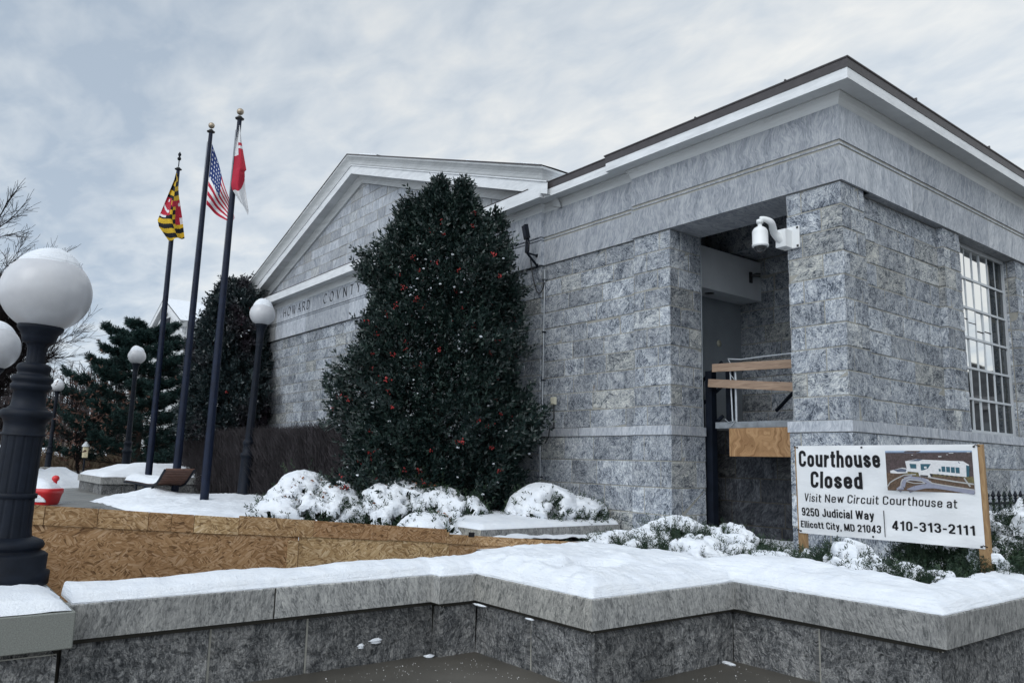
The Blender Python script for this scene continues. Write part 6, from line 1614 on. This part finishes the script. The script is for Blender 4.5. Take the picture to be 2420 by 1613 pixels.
# snow covered evergreens
def shrub(label, lobes, seed, group, nfol, leaf, bias=0.25, steep=0.75, thick=0.055, step=0.03, z0=0.4, leaves=0, poke=0.16, warpf=1.0, mat='needle_yew', msc=2.6):
    rs = np.random.RandomState(seed); rg = random.Random(seed); cx = sum(l[0] for l in lobes)/len(lobes); cy = sum(l[1] for l in lobes)/len(lobes)
    t = thing('snowy_shrub', label, 'shrub', (cx, cy, z0), group)
    def H(x, y):
        best, sl = None, 0
        wx = x + 0.07*warpf*fbm(x, y+seed, 3.0, 2); wy = y + 0.07*warpf*fbm(x+7, y-seed, 3.0, 2)
        for lx, ly, lz, rx, ry, rz in lobes:
            e = ((wx-lx)/rx)**2 + ((wy-ly)/ry)**2
            if e < 1:
                h = lz + rz*math.sqrt(1-e)**1.0
                if best is None or h > best: best, sl = h, e
        return best, sl
    xa = min(l[0]-l[3] for l in lobes)-.05; xb = max(l[0]+l[3] for l in lobes)+.05; ya = min(l[1]-l[4] for l in lobes)-.05; yb = max(l[1]+l[4] for l in lobes)+.05
    def f3(p, s, o):
        q = Vector((p[0]*s+seed*1.7, p[1]*s-seed, p[2]*s*1.3+o)); return mnoise.noise(q)*0.65 + mnoise.noise(q*2.1)*0.35
    d = MB()
    for li, (lx, ly, lz, rx, ry, rz) in enumerate(lobes):
        nph = max(18, int(1.6*max(rz, rx)/step)); nth = max(40, int(6.28*max(rx, ry)/step*0.75)); P, Mk = [], []
        for a in range(nph+1):
            ph = math.pi/2*(1.0 - 1.02*a/nph); row, mr = [], []
            for k in range(nth):
                th = 2*math.pi*k/nth; dv = Vector((math.cos(ph)*math.cos(th), math.cos(ph)*math.sin(th), math.sin(ph)))
                b = (lx+rx*dv.x, ly+ry*dv.y, lz+rz*dv.z); wob = 1 + 0.16*warpf*f3(b, 2.2, 3.1)
                mk = bias + 0.95*f3(b, msc, 0.0) + 0.60*f3(b, msc*3.0, 9.0) - steep*(1-max(0, dv.z))**1.7
                ext = -0.05 + (thick+0.05)*sstep(-0.06, 0.22, mk) + 0.022*f3(b, 9, 5.0) + 0.012*f3(b, 24, 2.0)
                row.append((lx+(rx*wob+ext*0.8)*dv.x, ly+(ry*wob+ext*0.8)*dv.y, lz+rz*wob*dv.z+ext*(0.35+0.65*dv.z))); mr.append(mk)
            P.append(row); Mk.append(mr)
        d.grid(P, True, keep=lambda j, i: min(Mk[j][i], Mk[j][(i+1) % nth], Mk[j+1][i], Mk[j+1][(i+1) % nth]) > -0.07)
    if d.f: d.build('snow_cap', ['snow'], t)
    # foliage on the lobes
    W = np.array([l[3]*l[4]+l[5]*(l[3]+l[4])*.5 for l in lobes]); W /= W.sum(); Pn, Dn = [], []
    for k in range(nfol):
        l = lobes[rs.choice(len(lobes), p=W)]; v = rs.normal(size=3); v /= np.linalg.norm(v)
        zl = v[2]
        if zl < -0.1 or (zl < 0.0): zl = abs(zl)*0.8
        dep = 0.98 - 0.34*rs.uniform()**1.5 + (poke*(0.35+0.65*rs.uniform()) if rs.uniform() < (0.16 if f3((l[0]+l[3]*v[0], l[1]+l[4]*v[1], l[2]+l[5]*v[2]), 3.0, 21.0) > 0.12 else 0.02) else 0)
        p = [l[0]+l[3]*v[0]*dep, l[1]+l[4]*v[1]*dep, l[2]+l[5]*zl*dep]
        # carry the skirt down to the ground
        if rs.uniform() < 0.35 and zl < 0.5: p[2] = z0 + (p[2]-z0)*rs.uniform(0.1, 1.0)
        if p[2] < z0-0.02: p[2] = z0 + rs.uniform(0, .1)
        Pn.append(p); Dn.append((v[0], v[1], abs(v[2])*0.7+0.45))
    Pn = np.array(Pn); Dn = np.array(Dn)+rs.normal(size=(nfol, 3))*0.35
    leaf_sprays('foliage', mat, Pn, Dn, leaf['K'], leaf['s'], leaf['l'], leaf['w'], leaf['sp'], rs, t, leaf.get('flat', .3))
    st = MB()
    for k in range(14):
        l = rg.choice(lobes); a = rg.uniform(0, 6.28); st.tube([(l[0], l[1], z0-.1), (l[0]+math.cos(a)*l[3]*.4, l[1]+math.sin(a)*l[4]*.4, lerp(z0, l[2]+l[5], .5)), (l[0]+math.cos(a)*l[3]*.8, l[1]+math.sin(a)*l[4]*.8, l[2]+l[5]*0.4)], [0.02, 0.014, 0.006], 5)
    st.build('stems', ['bark'], t)
    if leaves:
        b = MB()
        for k in range(leaves):
            for _ in range(40):
                x, y = rs.uniform(xa, xb), rs.uniform(ya, yb); h, e = H(x, y)
                if h is not None and e < .7 and fbm(x+2, y+seed, 2.2, 2) > 0.05: break
            else: continue
            a = rs.uniform(0, 6.28); s = rs.uniform(0.025, 0.05); u_ = Vector((math.cos(a), math.sin(a), rs.normal()*.5)).normalized(); w_ = Vector((-math.sin(a), math.cos(a), rs.normal()*.5)).normalized(); c = Vector((x, y, h+thick+0.015))
            b.face([c-u_*s, c-w_*s*.5+Vector((0, 0, .012)), c+u_*s, c+w_*s*.5])
        b.build('dry_leaves', ['leaf_dry'], t)
    return t
YF = dict(K=12, s=0.13, l=0.055, w=0.015, sp=0.8, flat=.25)
YN = dict(K=16, s=0.12, l=0.034, w=0.0075, sp=0.8, flat=.22)
def L(x, y, X, z, rx, ry, rz): 
    p = at(0, X, x, y); return (p.x, p.y, z, rx, ry, rz)
G1 = 'snow covered shrubs along the courthouse'
b1 = [L(700, 1150, -11.7, 0.36, 0.66, 0.70, 0.92), L(770, 1150, -11.4, 0.36, 0.66, 0.62, 0.78), L(650, 1160, -11.7, 0.36, 0.55, 0.5, 0.62), L(822, 1160, -11.2, 0.36, 0.50, 0.5, 0.62)]
shrub('broad rounded shrub thick with snow and dry leaves behind the strand board barrier', b1, 41, G1, 3600, YF, 0.40, 1.15, 0.085, 0.03, 0.38, 60, 0.25)
b2 = [L(930, 1150, -10.8, 0.36, 0.66, 0.55, 0.92), L(1005, 1150, -10.4, 0.36, 0.60, 0.55, 0.80), L(1062, 1160, -10.0, 0.36, 0.50, 0.45, 0.72), L(880, 1160, -10.8, 0.36, 0.55, 0.5, 0.74), L(985, 1185, -9.6, 0.36, 0.5, 0.45, 0.45)]
shrub('ragged snow covered shrub with green tufts showing, in front of the tall holly', b2, 43, G1, 4200, YF, 0.34, 0.85, 0.085, 0.03, 0.38, 40, 0.4)
b3 = [L(1250, 1150, -9.45, 0.66, 0.58, 0.62, 0.52), L(1315, 1150, -9.3, 0.66, 0.5, 0.62, 0.36)]
shrub('low dome shrub almost buried in snow inside the stone edged planter', b3, 45, G1, 1100, YF, 0.66, 1.1, 0.09, 0.03, 0.66, 0, 0.3)
G2 = 'low evergreens behind the seat wall'
f1 = [(-6.15, 6.35, 0.44, .42, .40, .36), (-6.0, 6.75, 0.44, .45, .4, .40), (-5.55, 6.15, 0.50, .32, .26, .30)]
shrub('small low yew at the left end of the bed, half under snow', f1, 51, G2, 3200, YN, 0.04, 0.5, 0.085, 0.02, 0.42, 0, .4)
f2 = [(-5.1, 6.25, .48, .40, .26, .33), (-5.75, 6.85, 0.45, .55, .50, .50), (-5.30, 7.15, 0.45, .55, .5, .46), (-5.1, 6.45, 0.52, .40, .32, .30), (-4.9, 7.3, .45, .4, .4, .30)]
shrub('wide low yew in front of the entrance with a smooth snow blanket', f2, 53, G2, 5200, YN, 0.0, 0.5, 0.095, 0.02, 0.42, 0, .4)
f3 = [(-4.85, 6.75, 0.46, .42, .34, .30), (-4.42, 6.62, .46, .38, .27, .29)]
shrub('flat small yew left of the sign, between two larger shrubs', f3, 55, G2, 2400, YN, 0.10, 0.5, 0.08, 0.02, 0.45, 0, .3)
f4 = [(-3.85, 6.85, 0.46, .46, .34, .43), (-3.60, 6.62, 0.46, .36, .28, .27), (-4.05, 6.7, 0.46, .28, .25, .25), (-3.25, 6.78, 0.46, .38, .26, .32)]
shrub('round juniper under the sign with a slab of snow sliding off', f4, 57, G2, 3400, YN, 0.08, 0.55, 0.085, 0.02, 0.5, 0, .2, 1.4)
f5 = [(-3.45, 8.05, 0.45, .55, .36, .55), (-2.95, 8.05, 0.45, .45, .36, .58), (-2.98, 7.02, 0.45, .34, .24, .27), (-2.88, 7.75, 0.45, .32, .36, .50)]
shrub('large dark juniper behind the right stake with only patches of snow', f5, 59, G2, 6500, YN, -0.12, 0.35, 0.075, 0.022, 0.45, 0, .2, 1.3)
f6 = [(-2.85, 8.10, .5, .36, .34, .78), (-2.80, 8.6, .5, .34, .4, .62)]
shrub('shrub with a thick white snow hood by the iron fence', f6, 61, G2, 2600, YN, 0.02, 0.5, 0.10, 0.022, 0.45, 0, .2)

# bare tree at the far left
def bare_tree(name, label, base, H, spread, seed, levels, mat, w=0.2, nb=5, lean=(0, 0)):
    rs = np.random.RandomState(seed); t = thing(name, label, 'tree', tuple(base)); S, E, W0, W1 = [], [], [], []; tr = MB()
    def grow(p, d, L, w_, lv):
        n = 3; q = p; dd = d
        for i in range(n):
            dd = unit(dd + rs.normal(size=3)*0.10 + np.array([0, 0, 0.05])); e = q + dd*L/n; S.append(q); E.append(e); W0.append(w_*(1-.25*i/n)*.5); W1.append(w_*(1-.25*(i+1)/n)*.5)
            if lv < levels:
                for _ in range(nb if lv > 0 else 3):
                    if rs.uniform() < (0.62 if lv > 0 else .9):
                        ax = rs.normal(size=3); ax = unit(np.cross(dd, ax)); an = rs.uniform(.35, .85); nd = dd*math.cos(an) + ax*math.sin(an)
                        nd = unit(nd*np.array([spread, spread, 1]) + np.array([0, 0, .12])); grow(q + (e-q)*rs.uniform(), nd, L*rs.uniform(.45, .68), w_*0.42, lv+1)
            q = e
        if lv < levels: grow(q, dd, L*0.62, w_*0.6, lv+1)
    grow(np.array(base, float), unit(np.array([lean[0], lean[1], 1.0])), H*0.42, w, 0)
    S, E, W0, W1 = map(np.array, (S, E, W0, W1))
    big = W0 > 0.03
    ribbons('branches', mat, S[~big], E[~big], np.maximum(W0[~big], .0065), np.maximum(W1[~big], .005), rs, t)
    for i in np.where(big)[0]: tr.tube([S[i], E[i]], [W0[i], W1[i]], 7, caps=False)
    tr.build('trunk', [mat], t)
    return t
tb_ = at(0, -32, -95, 1060); tb_.z = 0.3
bare_tree('bare_tree', 'large leafless tree at the left edge behind the near lamp globe', tb_, 11.2, 1.15, 12, 5, 'twig_dark', 0.26, 4, (0.0, 0.10))

# trees, brush and woods on the far slope
rs = np.random.RandomState(8); S, E, A0, A1 = [], [], [], []
for k in range(620):
    x = -rs.uniform(80, 170); y = rs.uniform(-0.16, 0.42)*-x; z = hillz(x, y)-0.3; h = rs.uniform(6, 11)*(0.75+0.25*(-x/120)); w_ = rs.uniform(.06, .16)
    tp = np.array([x+rs.normal()*.4, y+rs.normal()*.4, z+h]); b = np.array([x, y, z]); S.append(b); E.append(tp); A0.append(w_); A1.append(.02)
    for q in range(34):
        s = rs.uniform(.25, .97); p = b+(tp-b)*s; L_ = h*rs.uniform(.08, .28)*(1.15-s*.7); d = unit(np.array([rs.normal(), rs.normal(), rs.uniform(.4, 1.6)])); S.append(p); E.append(p+d*L_); A0.append(.035); A1.append(.012)
o = ribbons('far_woods', 'twig_wood', np.array(S), np.array(E), np.array(A0), np.array(A1), rs); tag(o, 'mass of bare grey brown woods on the slope beyond the plaza', 'woods', kind='stuff')
S, E = [], []
for k in range(9000):
    x = -rs.uniform(56, 78); y = rs.uniform(0.04, 0.26)*-x; z = 0.2; b = np.array([x, y, z+rs.uniform(0, .8)]); S.append(b); E.append(b+unit(np.array([rs.normal()*.5, rs.normal()*.5, 1]))*rs.uniform(.5, 1.5))
o = ribbons('dry_brush', 'brush_tan', np.array(S), np.array(E), 0.022, 0.010, rs); tag(o, 'tan dry brush behind the stone planter', 'brush', kind='stuff')
d = MB()
for k in range(70):
    x = -rs.uniform(56, 70); y = rs.uniform(0.06, 0.24)*-x; z = rs.uniform(1.2, 2.0); s = rs.uniform(.06, .22); d.obox((x, y, z), ((1, rs.normal()*.3, rs.normal()*.6), (0, 1, rs.normal()*.5), (0, 0, 1)), (s*1.8, s*1.5, s*.25))
tag(d.build('brush_snow', ['snow'], None), 'bits of snow caught in the dry brush', 'snow', kind='stuff')
rt0 = at(0, -50, 182, 1075); rt0.z = 0.2
rust = bare_tree('rusty_oak', 'young tree holding rust coloured dead leaves behind the pine', rt0, 6.4, 1.2, 17, 3, 'twig_dark', 0.16, 4)
n = 700; Pq = np.stack([rt0.x+rs.normal(size=n)*1.9, rt0.y+rs.normal(size=n)*1.7, 3.4+rs.normal(size=n)*1.35], axis=1)
leaf_sprays('dead_leaves', 'leaf_rust', Pq, rs.normal(size=(n, 3)), 4, 0.18, 0.16, 0.08, .9, rs, rust, 1.0)
# path light and its post beyond the planter
pl = at(0, -48, 190, 1092); pz = at(0, -48, 190, 1040).z
plt = thing('path_light', 'small distant path light with a pale lens beyond the stone planter', 'light', (pl.x, pl.y, 0.3))
d = MB(); d.tube([(pl.x, pl.y, 0.2), (pl.x, pl.y, pz-0.25)], 0.05, 8); d.build('post', ['metal_dark'], plt)
d = MB(); d.box(pl.x-.13, pl.x+.13, pl.y-.13, pl.y+.13, pz-0.25, pz+0.35, bev=.03); d.build('lens', ['lamp_amber'], plt)
d = MB(); d.lathe([(0.2, pz+.35), (0.2, pz+.40), (0.05, pz+.62), (0.0, pz+.64)], (pl.x, pl.y, 0), 12); d.build('cap', ['snow'], plt)
gp = at(0, -40, 98, 1110); gt = at(0, -40, 98, 1072).z
d = MB(); d.box(gp.x-.16, gp.x+.16, gp.y-.16, gp.y+.16, 0.3, gt, bev=.02); tag(d.build('stone_bollard', ['stone_coping'], None), 'short grey post at the foot of the most distant lamp', 'bollard')

# white gabled house behind the trees
hy_ = 15.0; ap = at(1, hy_, 392, 686); r1 = at(1, hy_, 441, 748); l1 = at(1, hy_, 330, 798)
sl_ = (ap.z - r1.z)/(r1.x-ap.x); hw_ = 5.2
hs = thing('white_house', 'white gabled house with a snowy roof seen between the flagpoles', 'house', (ap.x, hy_+4, 0.3))
zb_ = ap.z-sl_*hw_
d = MB(); d.face([(ap.x-hw_+.4, hy_, 0), (ap.x+hw_-.4, hy_, 0), (ap.x+hw_-.4, hy_, zb_+.3), (ap.x, hy_, ap.z-.3), (ap.x-hw_+.4, hy_, zb_+.3)]); d.box(ap.x-hw_+.4, ap.x+hw_-.4, hy_+.02, hy_+12, 0, zb_); d.build('wall', ['trim_worn'], hs)
d = MB()
for sg in (-1, 1):
    a, b = Vector((ap.x, hy_-.25, ap.z-.25)), Vector((ap.x+sg*hw_, hy_-.25, zb_-.25)); dd = b-a
    d.obox((a+b)/2, (dd, (0, 1, 0), dd.cross(Vector((0, 1, 0)))), (dd.length/2, .25, .22)); 
    a2, b2 = a-Vector((0, -.12, .62)), b-Vector((0, -.12, .62)); d.obox((a2+b2)/2, (dd, (0, 1, 0), dd.cross(Vector((0, 1, 0)))), (dd.length/2-.3, .12, .08))
for k in range(9):
    x = ap.x + 0.4+k*0.42; d.box(x, x+.16, hy_-.12, hy_-.01, ap.z-sl_*(x-ap.x)-1.05, ap.z-sl_*(x-ap.x)-.75)
d.box(ap.x-hw_-.2, ap.x-hw_+.9, hy_-.5, hy_, zb_-.6, zb_-.05); d.build('trim', ['trim_white'], hs)
d = MB(); d.box(ap.x-.5, ap.x+.5, hy_-.05, hy_-.01, ap.z-2.6, ap.z-1.5); d.build('vent', ['metal_dark'], hs)
d = MB()
for sg in (-1, 1):
    d.face([(ap.x, hy_-.5, ap.z), (ap.x+sg*hw_*1.03, hy_-.5, zb_-.05), (ap.x+sg*hw_*1.03, hy_+14, zb_-.05), (ap.x, hy_+14, ap.z)])
    d.face([(ap.x, hy_-.5, ap.z), (ap.x+sg*hw_*1.03, hy_-.5, zb_-.05), (ap.x+sg*hw_*1.03, hy_-.5, zb_-.15), (ap.x, hy_-.5, ap.z-.1)])
d.build('snowy_roof', ['snow'], hs)

# brick building across the way, only seen mirrored in the window
bk = thing('brick_building', 'brick building across the way mirrored in the courthouse window', 'building', (22, 62, 0))
d = MB(); d.box(6, 40, 58, 72, 0, 6.3); d.box(12, 15.5, 60, 64, 6.3, 9.2); d.box(22.5, 24, 60, 62, 6.3, 8.2); d.build('wall', ['brick_red'], bk)
for k in range(7):
    for z in (1.0, 3.8): 
        d = MB(); d.box(7.5+k*4.6, 9.3+k*4.6, 57.93, 58.02, z, z+1.6); d.build('window', ['glass_plain'], bk)
d = MB(); d.box(5.8, 40.2, 57.8, 72.2, 6.3, 6.55); d.build('roof', ['roof_grey'], bk)
